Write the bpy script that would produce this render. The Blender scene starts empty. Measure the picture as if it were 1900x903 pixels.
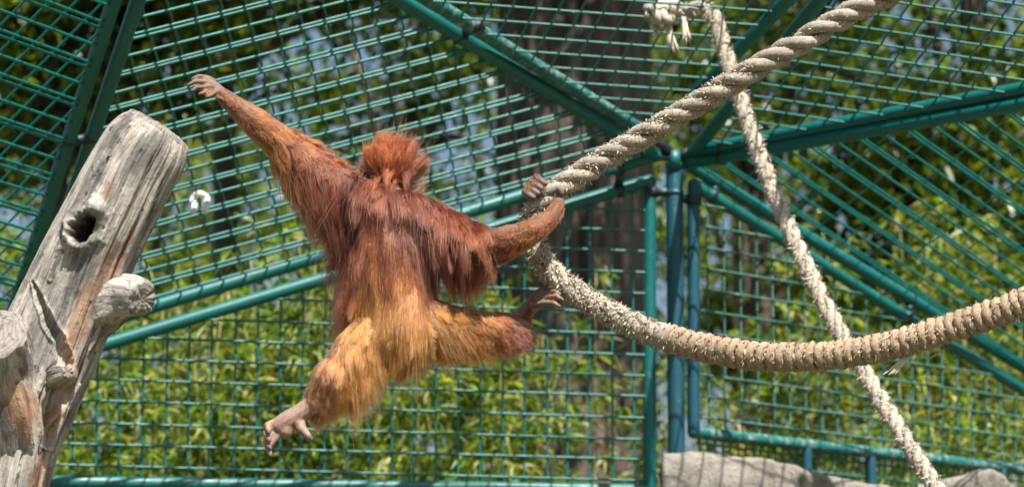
import bpy, bmesh, math, random
import numpy as np
from mathutils import Vector, Matrix, noise as mnoise
R = math.radians
random.seed(7); rng = np.random.default_rng(7)
scene = bpy.context.scene
col = scene.collection

# ------------------------------------------------------------------ camera
PITCH = R(10.5); FPX = 7000.0; W, H = 1900.0, 903.0
CAM = Vector((0, 0, 1.6))
cd = bpy.data.cameras.new('camera'); cam = bpy.data.objects.new('camera', cd); col.objects.link(cam)
cam.location = CAM; cam.rotation_euler = (R(90) + PITCH, 0, 0)
cd.sensor_width = 36; cd.lens = FPX * 36 / W; cd.clip_start = 0.1; cd.clip_end = 2000
cd.dof.use_dof = True; cd.dof.focus_distance = 12.0; cd.dof.aperture_fstop = 3.4
scene.camera = cam
FWD = Vector((0, math.cos(PITCH), math.sin(PITCH))); UP = Vector((0, -math.sin(PITCH), math.cos(PITCH))); RT = Vector((1, 0, 0))

# ------------------------------------------------------------------ light
SUN_EL, SUN_AZ = R(59), R(27)         # azimuth measured from "behind the camera", positive = from the right
sdir = Vector((math.sin(SUN_AZ) * math.cos(SUN_EL), -math.cos(SUN_AZ) * math.cos(SUN_EL), math.sin(SUN_EL)))
sl = bpy.data.lights.new('sun', 'SUN'); sl.energy = 5.0; sl.angle = R(0.5); sl.color = (1.0, 0.94, 0.84)
so = bpy.data.objects.new('sun', sl); col.objects.link(so); so.rotation_euler = sdir.to_track_quat('Z', 'Y').to_euler()
so.location = (0, 0, 30)
world = bpy.data.worlds.new('World'); scene.world = world; world.use_nodes = True
wn = world.node_tree.nodes; wl = world.node_tree.links; wn.clear()
wo = wn.new('ShaderNodeOutputWorld'); bg = wn.new('ShaderNodeBackground'); sky = wn.new('ShaderNodeTexSky')
sky.sky_type = 'NISHITA'; sky.sun_disc = False; sky.sun_elevation = SUN_EL
sky.sun_rotation = math.atan2(sdir.x, sdir.y); sky.air_density = 1.0; sky.dust_density = 3.0; sky.ozone_density = 1.5
bg.inputs['Strength'].default_value = 0.06
wl.new(sky.outputs[0], bg.inputs[0]); wl.new(bg.outputs[0], wo.inputs[0])
vs = scene.view_settings; vs.view_transform = 'Standard'; vs.look = 'None'; vs.exposure = 1.0; vs.gamma = 1.0; vs.use_curve_mapping = False
scene.render.engine = 'CYCLES'
cy = scene.cycles
cy.use_denoising = True; cy.max_bounces = 8; cy.transparent_max_bounces = 8; cy.diffuse_bounces = 4; cy.glossy_bounces = 3
cy.transmission_bounces = 6; cy.caustics_reflective = False; cy.caustics_refractive = False
cy.sample_clamp_indirect = 6.0

# ------------------------------------------------------------------ helpers
def ray(px, py):
    return (FWD + RT * ((px - W / 2) / FPX) + UP * ((H / 2 - py) / FPX))
def P(px, py, Y):
    d = ray(px, py); return CAM + d * (Y / d.y)
class Plane:
    def __init__(s, a, b, c):
        s.p = a; s.n = (b - a).cross(c - a).normalized()
        if s.n.y > 0: s.n = -s.n          # towards the camera
    def hit(s, px, py, off=0.0):
        d = ray(px, py); t = (s.p - CAM).dot(s.n) / d.dot(s.n); return CAM + d * t + s.n * off
def tag(o, label=None, cat=None, group=None, kind=None):
    if label: o['label'] = label
    if cat: o['category'] = cat
    if group: o['group'] = group
    if kind: o['kind'] = kind
    return o
def empty(name, loc):
    o = bpy.data.objects.new(name, None); o.location = loc; o.empty_display_size = .1; col.objects.link(o); return o
def link(name, data, parent=None, loc=(0, 0, 0)):
    o = bpy.data.objects.new(name, data); col.objects.link(o); o.location = Vector(loc)
    if parent is not None:
        o.parent = parent
        base = parent.location.copy(); q = parent.parent
        while q is not None: base += q.location; q = q.parent
        o.location = Vector(loc) - base
    return o
def mesh_np(name, verts, faces, mat=None, smooth=True, colors=None, uvs=None):
    """faces: (n,k) int array or list of such arrays"""
    me = bpy.data.meshes.new(name)
    v = np.asarray(verts, np.float32).reshape(-1, 3)
    fl = faces if isinstance(faces, list) else [faces]
    fl = [np.asarray(f, np.int32) for f in fl if len(f)]
    loops = np.concatenate([f.ravel() for f in fl]); tot = np.concatenate([np.full(len(f), f.shape[1], np.int32) for f in fl])
    start = np.concatenate([[0], np.cumsum(tot)[:-1]]).astype(np.int32)
    me.vertices.add(len(v)); me.vertices.foreach_set('co', v.ravel())
    me.loops.add(len(loops)); me.loops.foreach_set('vertex_index', loops)
    me.polygons.add(len(tot)); me.polygons.foreach_set('loop_start', start); me.polygons.foreach_set('loop_total', tot)
    if smooth: me.polygons.foreach_set('use_smooth', np.ones(len(tot), bool))
    me.update(); me.validate()
    if colors is not None:
        a = me.attributes.new('tint', 'FLOAT_COLOR', 'POINT'); c = np.ones((len(v), 4), np.float32); c[:, :3] = colors
        a.data.foreach_set('color', c.ravel())
    if uvs is not None:
        a = me.attributes.new('grain', 'FLOAT_VECTOR', 'POINT'); a.data.foreach_set('vector', np.asarray(uvs, np.float32).ravel())
    if mat: me.materials.append(mat)
    return me
def catmull(pts, n):
    p = np.array([list(x) for x in pts], float); p = np.vstack([2 * p[0] - p[1], p, 2 * p[-1] - p[-2]])
    # dense sampling then arc-length resample
    out = []
    for i in range(1, len(p) - 2):
        t = np.linspace(0, 1, 40, endpoint=False)[:, None]; a, b, c, d = p[i - 1], p[i], p[i + 1], p[i + 2]
        out.append(.5 * ((2 * b) + (c - a) * t + (2 * a - 5 * b + 4 * c - d) * t ** 2 + (3 * b - a - 3 * c + d) * t ** 3))
    out.append(p[-2][None]); q = np.vstack(out)
    s = np.concatenate([[0], np.cumsum(np.linalg.norm(np.diff(q[:, :3], axis=0), axis=1))])
    u = np.linspace(0, s[-1], n)
    return np.stack([np.interp(u, s, q[:, k]) for k in range(q.shape[1])], 1), u
def frames(c):
    t = np.gradient(c, axis=0); t /= np.linalg.norm(t, axis=1)[:, None]
    n = np.zeros_like(c); ref = np.array([0, 0, 1.0]) if abs(t[0][2]) < .9 else np.array([1.0, 0, 0])
    v = ref - t[0] * ref.dot(t[0]); n[0] = v / np.linalg.norm(v)
    for i in range(1, len(c)):
        v = n[i - 1] - t[i] * n[i - 1].dot(t[i]); n[i] = v / np.linalg.norm(v)
    return t, n, np.cross(t, n)
def tube(c, r, k=12, cap=True, rfun=None):
    """centre line c (n,3), radius scalar/array, returns verts, faces"""
    c = np.asarray(c, float); n = len(c); t, a, b = frames(c); r = np.broadcast_to(np.asarray(r, float), (n,))
    th = np.linspace(0, 2 * math.pi, k, endpoint=False)
    rr = r[:, None] * np.ones(k)[None]
    if rfun is not None: rr = rr * rfun
    v = c[:, None] + rr[..., None] * (np.cos(th)[None, :, None] * a[:, None] + np.sin(th)[None, :, None] * b[:, None])
    i = np.arange(n - 1)[:, None] * k; j = np.arange(k)[None]; j2 = (j + 1) % k
    f = np.stack([i + j, i + j2, i + k + j2, i + k + j], -1).reshape(-1, 4)
    v = v.reshape(-1, 3)
    fs = [f]
    if cap:
        m = len(v); v = np.vstack([v, c[0], c[-1]])
        j = np.arange(k); j2 = (j + 1) % k
        fs.append(np.concatenate([np.stack([j2, j, np.full(k, m)], 1), np.stack([(n - 1) * k + j, (n - 1) * k + j2, np.full(k, m + 1)], 1)]))
    return v, fs
class Acc:
    def __init__(s): s.v = []; s.f = {}; s.n = 0; s.c = []
    def add(s, v, fs, color=None):
        for f in (fs if isinstance(fs, list) else [fs]):
            f = np.asarray(f)
            if len(f): s.f.setdefault(f.shape[1], []).append(f + s.n)
        s.v.append(np.asarray(v)); s.n += len(v)
        s.c.append(np.broadcast_to(np.asarray(color if color is not None else (1, 1, 1), float), (len(v), 3)))
    def mesh(s, name, mat, smooth=True):
        return mesh_np(name, np.vstack(s.v), [np.concatenate(x) for x in s.f.values()], mat, smooth, np.vstack(s.c))
def box_vf(c, ax, ay, az):
    c = np.array(c, float); v = []
    for x in (-1, 1):
        for y in (-1, 1):
            for z in (-1, 1): v.append(c + x * np.array(ax) + y * np.array(ay) + z * np.array(az))
    f = np.array([[0, 1, 3, 2], [4, 6, 7, 5], [0, 4, 5, 1], [2, 3, 7, 6], [0, 2, 6, 4], [1, 5, 7, 3]])
    return np.array(v), f

# ------------------------------------------------------------------ materials
class N:
    def __init__(s, name):
        s.m = bpy.data.materials.new(name); s.m.use_nodes = True; s.t = s.m.node_tree; s.t.nodes.clear()
        s.out = s.t.nodes.new('ShaderNodeOutputMaterial')
    def n(s, typ, **kw):
        o = s.t.nodes.new(typ)
        for k, v in kw.items():
            if k.startswith('_'): setattr(o, k[1:], v)
            else: o.inputs[k.replace('_', ' ')].default_value = v
        return o
    def l(s, a, b): s.t.links.new(a, b)
    def ramp(s, src, stops):
        r = s.n('ShaderNodeValToRGB'); e = r.color_ramp.elements
        while len(e) < len(stops): e.new(.5)
        for i, (p, c) in enumerate(stops): e[i].position = p; e[i].color = (*c, 1) if len(c) == 3 else c
        s.l(src, r.inputs[0]); return r.outputs[0]
    def mix(s, fac, a, b, mode='MIX'):
        m = s.n('ShaderNodeMix', _data_type='RGBA', _blend_type=mode)
        for sock, v in ((m.inputs[0], fac), (m.inputs[6], a), (m.inputs[7], b)):
            if hasattr(v, 'is_linked'): s.l(v, sock)
            elif isinstance(v, (int, float)): sock.default_value = v
            else: sock.default_value = (*v, 1)
        return m.outputs[2]
    def noise(s, vec=None, scale=5, detail=4, rough=.55, dim='3D'):
        t = s.n('ShaderNodeTexNoise', Scale=scale, Detail=detail, Roughness=rough)
        if vec is not None: s.l(vec, t.inputs['Vector'])
        return t.outputs['Fac']
    def bump(s, h, strength=.4, dist=.01, prev=None):
        b = s.n('ShaderNodeBump', Strength=strength, Distance=dist); s.l(h, b.inputs['Height'])
        if prev is not None: s.l(prev, b.inputs['Normal'])
        return b.outputs[0]
    def obj(s): return s.n('ShaderNodeTexCoord').outputs['Object']
    def geo(s): return s.n('ShaderNodeNewGeometry').outputs['Position']
    def attr(s, name, out='Color'): return s.n('ShaderNodeAttribute', _attribute_name=name).outputs[out]
    def scaled(s, v, sc):
        m = s.n('ShaderNodeMapping'); m.inputs['Scale'].default_value = sc; s.l(v, m.inputs[0]); return m.outputs[0]
    def pbr(s, color, rough=.5, normal=None, **kw):
        b = s.n('ShaderNodeBsdfPrincipled')
        for sock, v in ((b.inputs['Base Color'], color), (b.inputs['Roughness'], rough)):
            if hasattr(v, 'is_linked'): s.l(v, sock)
            else: sock.default_value = (*v, 1) if isinstance(v, tuple) else v
        if normal is not None: s.l(normal, b.inputs['Normal'])
        for k, v in kw.items(): b.inputs[k].default_value = v
        s.l(b.outputs[0], s.out.inputs[0]); return b

def mat_paint(name, base, dark, dusty, dust_amt, rough=.34):
    m = N(name); g = m.geo()
    n1 = m.noise(g, 3.2, 5, .6); n2 = m.noise(g, 26, 4, .65); n3 = m.noise(g, 90, 2, .5)
    c = m.mix(n1, dark, base)
    d = m.ramp(n2, [(max(0, .66 - dust_amt), (0, 0, 0)), (.86 - dust_amt * .6, (1, 1, 1))])
    c = m.mix(d, c, dusty)
    rg = m.ramp(n2, [(.3, (rough,) * 3), (.75, (rough + .25,) * 3)])
    m.pbr(c, rg, m.bump(n3, .12, .004)); return m.m
M = {}
M['tube'] = mat_paint('green_paint', (.0, .14, .13), (.0, .08, .08), (.09, .24, .21), .06)
M['tube_dusty'] = mat_paint('green_paint_weathered', (.01, .14, .12), (.0, .10, .10), (.36, .40, .34), .16, .5)
M['post'] = mat_paint('blue_green_paint', (.006, .085, .12), (.004, .05, .085), (.10, .19, .23), .04, .38)
M['rod'] = mat_paint('green_wire_coating', (.0, .16, .14), (.0, .10, .095), (.10, .28, .26), .02, .3)
M['rod_dusty'] = mat_paint('green_wire_weathered', (.05, .17, .14), (.02, .11, .10), (.30, .33, .26), .12, .5)
M['dark_metal'] = mat_paint('dark_clamp_metal', (.01, .03, .04), (.006, .014, .02), (.05, .10, .12), .02, .35)

def mat_leaf(name, trans=.4, rough=.42):
    m = N(name); t = m.attr('tint'); g = m.geo()
    oi = m.n('ShaderNodeObjectInfo').outputs['Random']
    hv = m.n('ShaderNodeHueSaturation'); m.l(t, hv.inputs['Color'])
    mr = m.n('ShaderNodeMapRange'); m.l(oi, mr.inputs[0]); mr.inputs[3].default_value = .75; mr.inputs[4].default_value = 1.2
    m.l(mr.outputs[0], hv.inputs['Value'])
    b = m.n('ShaderNodeBsdfPrincipled', Roughness=rough); m.l(hv.outputs[0], b.inputs['Base Color'])
    tr = m.n('ShaderNodeBsdfTranslucent')
    tc = m.mix(1.0, hv.outputs[0], (1.5, 1.45, .55), 'MULTIPLY'); m.l(tc, tr.inputs[0])
    mx = m.n('ShaderNodeMixShader', Fac=trans); m.l(b.outputs[0], mx.inputs[1]); m.l(tr.outputs[0], mx.inputs[2])
    m.l(mx.outputs[0], m.out.inputs[0]); return m.m
M['bamboo_leaf'] = mat_leaf('bamboo_leaf'); M['tree_leaf'] = mat_leaf('tree_leaf', .55, .28)
def mat_simple(name, a, b, scale, rough=.7, bump=.3, dist=.01, stretch=(1, 1, 1)):
    m = N(name); g = m.scaled(m.obj(), stretch); n1 = m.noise(g, scale, 6, .6)
    m.pbr(m.mix(m.ramp(n1, [(.3, (0, 0, 0)), (.7, (1, 1, 1))]), a, b), rough, m.bump(n1, bump, dist)); return m.m
M['culm'] = mat_simple('bamboo_culm', (.20, .22, .06), (.42, .36, .14), 3, .45, .1)
M['branch'] = mat_simple('tree_branch_bark', (.05, .04, .03), (.10, .08, .06), 20, .85)
M['ground'] = mat_simple('soil_and_grass', (.06, .07, .03), (.13, .11, .07), .8, .95)
def mat_bark():
    m = N('furrowed_bark'); g = m.obj()
    v = m.scaled(g, (9, 9, .9)); n1 = m.noise(v, 1.6, 6, .65); n2 = m.noise(g, 1.1, 3); n3 = m.noise(g, 30, 4, .6)
    c = m.ramp(n1, [(.38, (.020, .015, .014)), (.5, (.085, .06, .052)), (.64, (.19, .145, .12))])
    c = m.mix(m.ramp(n2, [(.4, (0, 0, 0)), (.7, (.6, .6, .6))]), c, (.16, .15, .12))
    m.pbr(c, .9, m.bump(n3, .4, .02)); return m.m
M['bark'] = mat_bark()
def mat_log():
    m = N('weathered_dead_wood'); g = m.attr('grain', 'Vector')      # x,y around the stem, z along it (metres)
    lng = m.scaled(g, (1, 1, .07)); mid = m.scaled(g, (1, 1, .22))
    f1 = m.noise(lng, 60, 5, .65); f2 = m.noise(mid, 16, 5, .6); big = m.noise(m.scaled(g, (1, 1, .35)), 5.5, 4, .55)
    f3 = m.noise(g, 130, 3, .6); speck = m.noise(g, 42, 4, .7)
    f0 = m.noise(m.scaled(g, (1, 1, .05)), 210, 4, .7); f1 = m.mix(.4, f1, f0)
    c = m.ramp(f1, [(.36, (.07, .06, .052)), (.43, (.27, .24, .205)), (.51, (.43, .40, .355)), (.64, (.62, .585, .53))])
    c = m.mix(m.ramp(f2, [(.38, (.85, .85, .85)), (.50, (0, 0, 0))]), c, (.13, .125, .12))
    dk = m.ramp(m.noise(m.scaled(g, (1, 1, .3)), 7.5, 4, .6), [(.38, (.85,) * 3), (.5, (0, 0, 0))]); c = m.mix(dk, c, m.mix(1.0, c, (.50, .51, .54), 'MULTIPLY'))
    rust = m.ramp(big, [(.62, (0, 0, 0)), (.68, (.8, .8, .8))])
    rc = m.ramp(f2, [(.38, (.08, .032, .018)), (.5, (.27, .12, .055)), (.62, (.46, .27, .15))])
    c = m.mix(rust, c, rc); st_ = m.n('ShaderNodeMath', _operation='MULTIPLY'); m.l(m.attr('stain', 'Fac'), st_.inputs[0]); st_.inputs[1].default_value = .62; c = m.mix(st_.outputs[0], c, rc)
    c = m.mix(m.ramp(speck, [(.60, (0, 0, 0)), (.68, (.85, .85, .85))]), c, (.03, .024, .02))
    c = m.mix(m.attr('hollow', 'Fac'), c, (.040, .031, .025))  # inside of the knot hole: dark rot colour with recess shade painted in
    h = m.mix(.5, f1, f2)
    nb = m.bump(h, .9, .014); nb = m.bump(speck, .5, .006, nb); nb = m.bump(f3, .4, .003, nb); m.pbr(c, .88, nb); return m.m
M['log'] = mat_log()
def mat_cut():
    m = N('weathered_cut_end'); g = m.obj(); w = m.n('ShaderNodeTexWave', _wave_type='RINGS', _rings_direction='SPHERICAL', Scale=22, Distortion=9, Detail=5)
    m.l(g, w.inputs[0]); n1 = m.noise(g, 40, 5, .7); n2 = m.noise(g, 8, 3)
    c = m.mix(w.outputs['Fac'], (.19, .175, .16), (.26, .24, .215)); c = m.mix(m.ramp(n1, [(.36, (.85,) * 3), (.5, (0, 0, 0))]), c, (.08, .065, .055))
    m.pbr(c, .9, m.bump(m.mix(.75, w.outputs['Fac'], n1), .6, .006)); return m.m
M['cut'] = mat_cut()
def mat_rope(name, a, b, dirt):
    m = N(name); g = m.attr('grain', 'Vector'); o = m.geo()
    f = m.noise(m.scaled(g, (1, 1, .12)), 420, 4, .65); bl = m.noise(o, 9, 5, .65); fz = m.noise(o, 160, 3, .65)
    c = m.mix(m.ramp(f, [(.38, (0, 0, 0)), (.62, (1, 1, 1))]), a, b)
    c = m.mix(m.ramp(bl, [(.45, (0, 0, 0)), (.72, (.75,) * 3)]), c, dirt)
    c = m.mix(m.ramp(fz, [(.36, (.75,) * 3), (.47, (0, 0, 0))]), c, (.10, .08, .06))
    m.pbr(c, .92, m.bump(m.mix(.5, f, fz), .8, .004)); return m.m
M['rope'] = mat_rope('hemp_rope', (.27, .23, .18), (.50, .44, .355), (.18, .162, .145))
M['rope_pale'] = mat_rope('pale_cotton_rope', (.38, .335, .265), (.56, .51, .43), (.29, .26, .225))
M['wrap'] = mat_rope('tan_wrapping_cord', (.29, .205, .13), (.48, .36, .25), (.22, .165, .11))
def mat_tint(name, rough=.9, bump=None):
    m = N(name); t = m.attr('tint'); m.pbr(t, rough); return m.m
M['fray'] = mat_tint('frayed_fibres', .95)
M['tape'] = mat_simple('grey_cloth_tape', (.20, .19, .185), (.34, .32, .30), 60, .8, .4, .002)
def mat_rock():
    m = N('pale_rock'); g = m.geo(); n1 = m.noise(g, 2.2, 7, .62); n2 = m.noise(g, 22, 5, .7); n3 = m.noise(g, 75, 3, .6)
    c = m.ramp(n1, [(.3, (.16, .145, .125)), (.5, (.26, .24, .21)), (.7, (.36, .335, .30))])
    c = m.mix(m.ramp(n2, [(.3, (.8,) * 3), (.45, (0, 0, 0))]), c, (.14, .115, .09))
    c = m.mix(m.ramp(n3, [(.62, (0, 0, 0)), (.72, (.7,) * 3)]), c, (.46, .44, .40))
    nb = m.bump(n2, .7, .03); m.pbr(c, .93, m.bump(n3, .5, .01, nb)); return m.m
M['rock'] = mat_rock()
M['white'] = mat_simple('white_plastic', (.62, .62, .64), (.80, .80, .80), 30, .45, .1)
M['rust'] = mat_simple('rusty_iron', (.16, .06, .02), (.34, .15, .05), 60, .8, .4, .002)
def mat_skin():
    m = N('ape_skin'); t = m.attr('tint'); g = m.geo(); n1 = m.noise(g, 70, 5, .65); n2 = m.noise(g, 260, 3, .6); v = m.n('ShaderNodeTexVoronoi', Scale=190, _feature='DISTANCE_TO_EDGE'); m.l(g, v.inputs['Vector'])
    c = m.mix(m.ramp(n1, [(.36, (.5,) * 3), (.58, (0, 0, 0))]), t, (.15, .09, .07))
    b = m.bump(n2, .35, .002); b = m.bump(m.ramp(v.outputs[0], [(0, (0, 0, 0)), (.12, (1, 1, 1))]), .3, .002, b)
    m.pbr(c, .55, b); return m.m
M['skin'] = mat_skin()
M['nail'] = mat_simple('grey_nail', (.10, .08, .075), (.20, .17, .16), 40, .35, .1)
def mat_hair():
    m = N('ape_hair'); t = m.attr('hair_tint')
    h = m.n('ShaderNodeBsdfHairPrincipled', _model='CHIANG', _parametrization='COLOR')
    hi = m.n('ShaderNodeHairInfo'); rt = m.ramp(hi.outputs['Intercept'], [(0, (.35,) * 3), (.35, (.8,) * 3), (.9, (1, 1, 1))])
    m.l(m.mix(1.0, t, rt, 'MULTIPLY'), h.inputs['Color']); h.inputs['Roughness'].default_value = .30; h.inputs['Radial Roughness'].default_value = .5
    h.inputs['Random Roughness'].default_value = .2
    m.l(h.outputs[0], m.out.inputs[0]); return m.m
M['hair'] = mat_hair()

# ------------------------------------------------------------------ setting: ground
gs = 400; xs = np.linspace(-gs, gs, 41); gv = np.array([[x, y + 200, .06 * math.sin(x * .31) * math.cos(y * .27)] for y in xs for x in xs])
gi = np.arange(40)[:, None] * 41 + np.arange(40)[None]; gf = np.stack([gi, gi + 1, gi + 42, gi + 41], -1).reshape(-1, 4)
tag(link('ground', mesh_np('ground', gv, gf, M['ground'])), kind='structure')

# ------------------------------------------------------------------ cage panels
_k = 8; th = np.linspace(0, 2 * math.pi, _k, endpoint=False)
_rv = np.array([[math.cos(a), math.sin(a), z] for z in (0, 1) for a in th]); _j = np.arange(_k); _j2 = (_j + 1) % _k
_rf = [np.stack([_j, _j2, _k + _j2, _k + _j], 1)]
ROD = {m: mesh_np('wire_rod', _rv, _rf, M[m]) for m in ('rod', 'rod_dusty')}
def rod(a, b, r, parent, mat='rod', name='wire_rod'):
    d = b - a; o = link(name, ROD[mat], parent, a)
    o.rotation_mode = 'QUATERNION'; o.rotation_quaternion = d.to_track_quat('Z', 'Y'); o.scale = (r, r, d.length); return o
def rail_mesh(a, b, r, mat):
    a = np.array(a); b = np.array(b); d = b - a; L = np.linalg.norm(d); d /= L
    ph = np.linspace(0, math.pi / 2, 5)
    s = np.concatenate([-np.cos(ph[:-1]) * r, np.linspace(0, L, 12), L + np.sin(ph[1:]) * r])
    rr = np.concatenate([np.sin(ph[:-1]) * r + 1e-4, np.full(12, r), np.cos(ph[1:]) * r + 1e-4])
    v, f = tube(a + s[:, None] * d, rr, 20, False)
    return mesh_np('rail', v, f, mat)
def rail(a, b, r, parent, mat, name='rail'):
    return link(name, rail_mesh(a, b, r, mat), parent)
def clip(poly, o, d):
    """2D convex polygon clip of line o+t*d"""
    lo, hi = -1e9, 1e9; n = len(poly); area = sum(poly[i][0] * poly[(i + 1) % n][1] - poly[(i + 1) % n][0] * poly[i][1] for i in range(n))
    s = 1 if area > 0 else -1
    for i in range(n):
        a = poly[i]; b = poly[(i + 1) % n]; nx, ny = -(b[1] - a[1]) * s, (b[0] - a[0]) * s
        den = nx * d[0] + ny * d[1]; num = nx * (o[0] - a[0]) + ny * (o[1] - a[1])
        if abs(den) < 1e-12:
            if num < 0: return None
            continue
        t = -num / den
        if den > 0: lo = max(lo, t)
        else: hi = min(hi, t)
    return (lo, hi) if hi - lo > .02 else None
def panel(name, label, pl, poly, row, rowstep, colm, colstep, rr=.0045, tube_r=.028, rails=None, double=False, mat='tube', rmat='rod', group='green wire mesh panels of the cage', zoff=.012, cr=.92):
    """row / colm: pixel pairs along one rod; rowstep / colstep: (pixel, pixel, count) = count gaps between the two pixels"""
    pts = [pl.hit(*p) for p in poly]
    base = min(pts, key=lambda p: p.z)
    t = tag(empty(name, base), label, 'cage panel', group)
    n = len(poly)
    for i in range(n):
        if rails is None or i in rails:
            mm = mat if not isinstance(mat, dict) else mat.get(i, 'tube')
            rail(pts[i], pts[(i + 1) % n], tube_r, t, M[mm])
    ex = (pl.hit(*row[1]) - pl.hit(*row[0])).normalized(); ey = pl.n.cross(ex)
    O = pts[0]; to2 = lambda p: ((p - O).dot(ex), (p - O).dot(ey))
    poly2 = [to2(p) for p in pts]
    def family(line, step, off, dbl, r):
        a = to2(pl.hit(*line[0])); b = to2(pl.hit(*line[1])); L = math.hypot(b[0] - a[0], b[1] - a[1]); d = ((b[0] - a[0]) / L, (b[1] - a[1]) / L)
        nn = (-d[1], d[0]); q0 = to2(pl.hit(*step[0])); q1 = to2(pl.hit(*step[1]))
        sp = abs((q1[0] - q0[0]) * nn[0] + (q1[1] - q0[1]) * nn[1]) / step[2]
        c0 = a[0] * nn[0] + a[1] * nn[1]
        cs = [p[0] * nn[0] + p[1] * nn[1] for p in poly2]; k0 = math.floor((min(cs) - c0) / sp); k1 = math.ceil((max(cs) - c0) / sp)
        for k in range(k0, k1 + 1):
            for s in ((-.0125, .0125) if (dbl and k % 2 == 0) else (0,)):
                c = c0 + k * sp + s; w = clip(poly2, (nn[0] * c, nn[1] * c), d)
                if not w: continue
                def pt(tt):
                    return O + ex * (nn[0] * c + d[0] * tt) + ey * (nn[1] * c + d[1] * tt) + pl.n * (off + random.uniform(-.0012, .0012)) + ex * random.gauss(0, .0022) + ey * random.gauss(0, .0022)
                rod(pt(w[0]), pt(w[1]), r, t, rmat)
    family(row, rowstep, zoff, double, rr); family(colm, colstep, zoff - 2 * rr + .001, False, rr * cr)
    return t, pl

YH = 16.0
def vert_plane(pxa, ya, Ya, direction):
    a = P(pxa, ya, Ya); return Plane(a, a + direction, a + Vector((0, 0, 1)))
# back wall facing the camera
aL, aR = P(190, 640, 15.5), P(1205, 600, YH); plW1 = Plane(aR, Vector((aL.x, aL.y, aR.z)), aR + Vector((0, 0, 1)))
d41 = Vector((math.cos(R(41)), math.sin(R(41)), 0)); plW2 = vert_plane(1287, 600, YH, d41)
def horiz(pl, px, py, dx=200):
    a = pl.hit(px, py); h = pl.n.cross(Vector((0, 0, 1))).normalized(); h = h if h.x > 0 else -h
    b = a + h * .5; v = b - CAM; k = v.dot(FWD); return ((px, py), (W / 2 + FPX * v.dot(RT) / k, H / 2 - FPX * v.dot(UP) / k))
def vline(pl, px, py):
    a = pl.hit(px, py); b = a + Vector((0, 0, .5)); v = b - CAM; k = v.dot(FWD); return ((px, py), (W / 2 + FPX * v.dot(RT) / k, H / 2 - FPX * v.dot(UP) / k))
wallL, _ = panel('mesh_fence', 'upright green mesh panel with sloping top rail behind the leaping ape', plW1,
      [(1205, 336), (-120, 733), (-120, 891), (1205, 909)], horiz(plW1, 400, 751), ((400, 593), (400, 751), 4), vline(plW1, 519, 700), ((390, 700), (724, 700), 8), rr=.0056, tube_r=.029)
wallR, _ = panel('mesh_fence', 'upright green mesh panel turned away beside the round post, weathered bottom rail', plW2,
      [(1287, 343), (1287, 801), (2060, 889), (2060, 823)], horiz(plW2, 1320, 737), ((1320, 658), (1320, 737), 2), vline(plW2, 1345, 700), ((1345, 700), (1581, 744), 8), rr=.0055, tube_r=.027,
      mat={0: 'post', 1: 'tube_dusty', 3: 'tube'}, rmat='rod_dusty')
# roof triangle on the left
h1 = P(1215, 290, 15.9); plR1 = Plane(h1, P(42, 643, 15.3), P(338, -245, 13.0))
panel('mesh_fence', 'large triangular green roof panel with alternating double wires, above the ape', plR1,
      [(1215, 289), (42, 641), (338, -245)], ((400, 209), (900, 80)), ((400, 88), (400, 209), 4), ((456, 0), (520, 249)), ((418, 33), (641, -25), 5), double=True, rr=.0062, tube_r=.029, cr=.72)
pB = plR1.hit(740, 0); pD = P(1490, 0, 14.2)
plR2 = Plane(P(1218, 262, 15.9), P(740, 0, pB.y), pD)
panel('mesh_fence', 'sloping green roof panel with fine bright wires in front of the big tree trunk', plR2,
      [(1212, 256), (548, -152), (1610, -152)], ((1160, 51), (1375, 67)), ((1160, 76), (1160, 178), 4), ((1306, 0), (1177, 205)), ((1226, 82), (1306, 89), 2), rr=.005, tube_r=.029, mat={0: 'tube_dusty'})
plR3 = Plane(P(1300, 275, 15.9), pD, P(1900, 165, 14.6))
panel('mesh_fence', 'green roof panel with fine bright wires above the long sloping rope', plR3,
      [(1286, 281), (1650, -152), (2080, -152), (2080, 131)], ((1430, 127), (1785, 180)), ((1650, 75), (1650, 205), 5), ((1600, 0), (1470, 190)), ((1520, 130), (1680, 154), 4), rr=.005, tube_r=.029)
pF = plW2.hit(1900, 700)
plR4 = Plane(P(1275, 302, YH), P(1900, 192, 14.6), P(1900, 680, pF.y))
panel('mesh_fence', 'triangular green roof panel with steep wires beside the broadleaf trees', plR4,
      [(1272, 303), (2080, 161), (2080, 790)], ((1500, 260), (1750, 432)), ((1500, 260), (1790, 229), 6), ((1600, 420), (1760, 300)), ((1600, 420), (1727, 508), 3), double=True, rr=.0058, tube_r=.029, cr=.55)
plR0 = Plane(plR1.hit(212, 0), plR1.hit(40, 530), P(-300, 200, 13.2))
panel('mesh_fence', 'green roof panel with crossing diagonal wires behind the dead tree limb', plR0,
      [(294, -252), (0, 653), (-420, 653), (-420, -252)], ((0, 58), (160, 116)), ((0, 58), (0, 140), 2), ((0, 147), (146, 0)), ((0, 97), (0, 147), 1), double=True, rr=.0064, tube_r=.029, rails=(0,), cr=.75)
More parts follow.
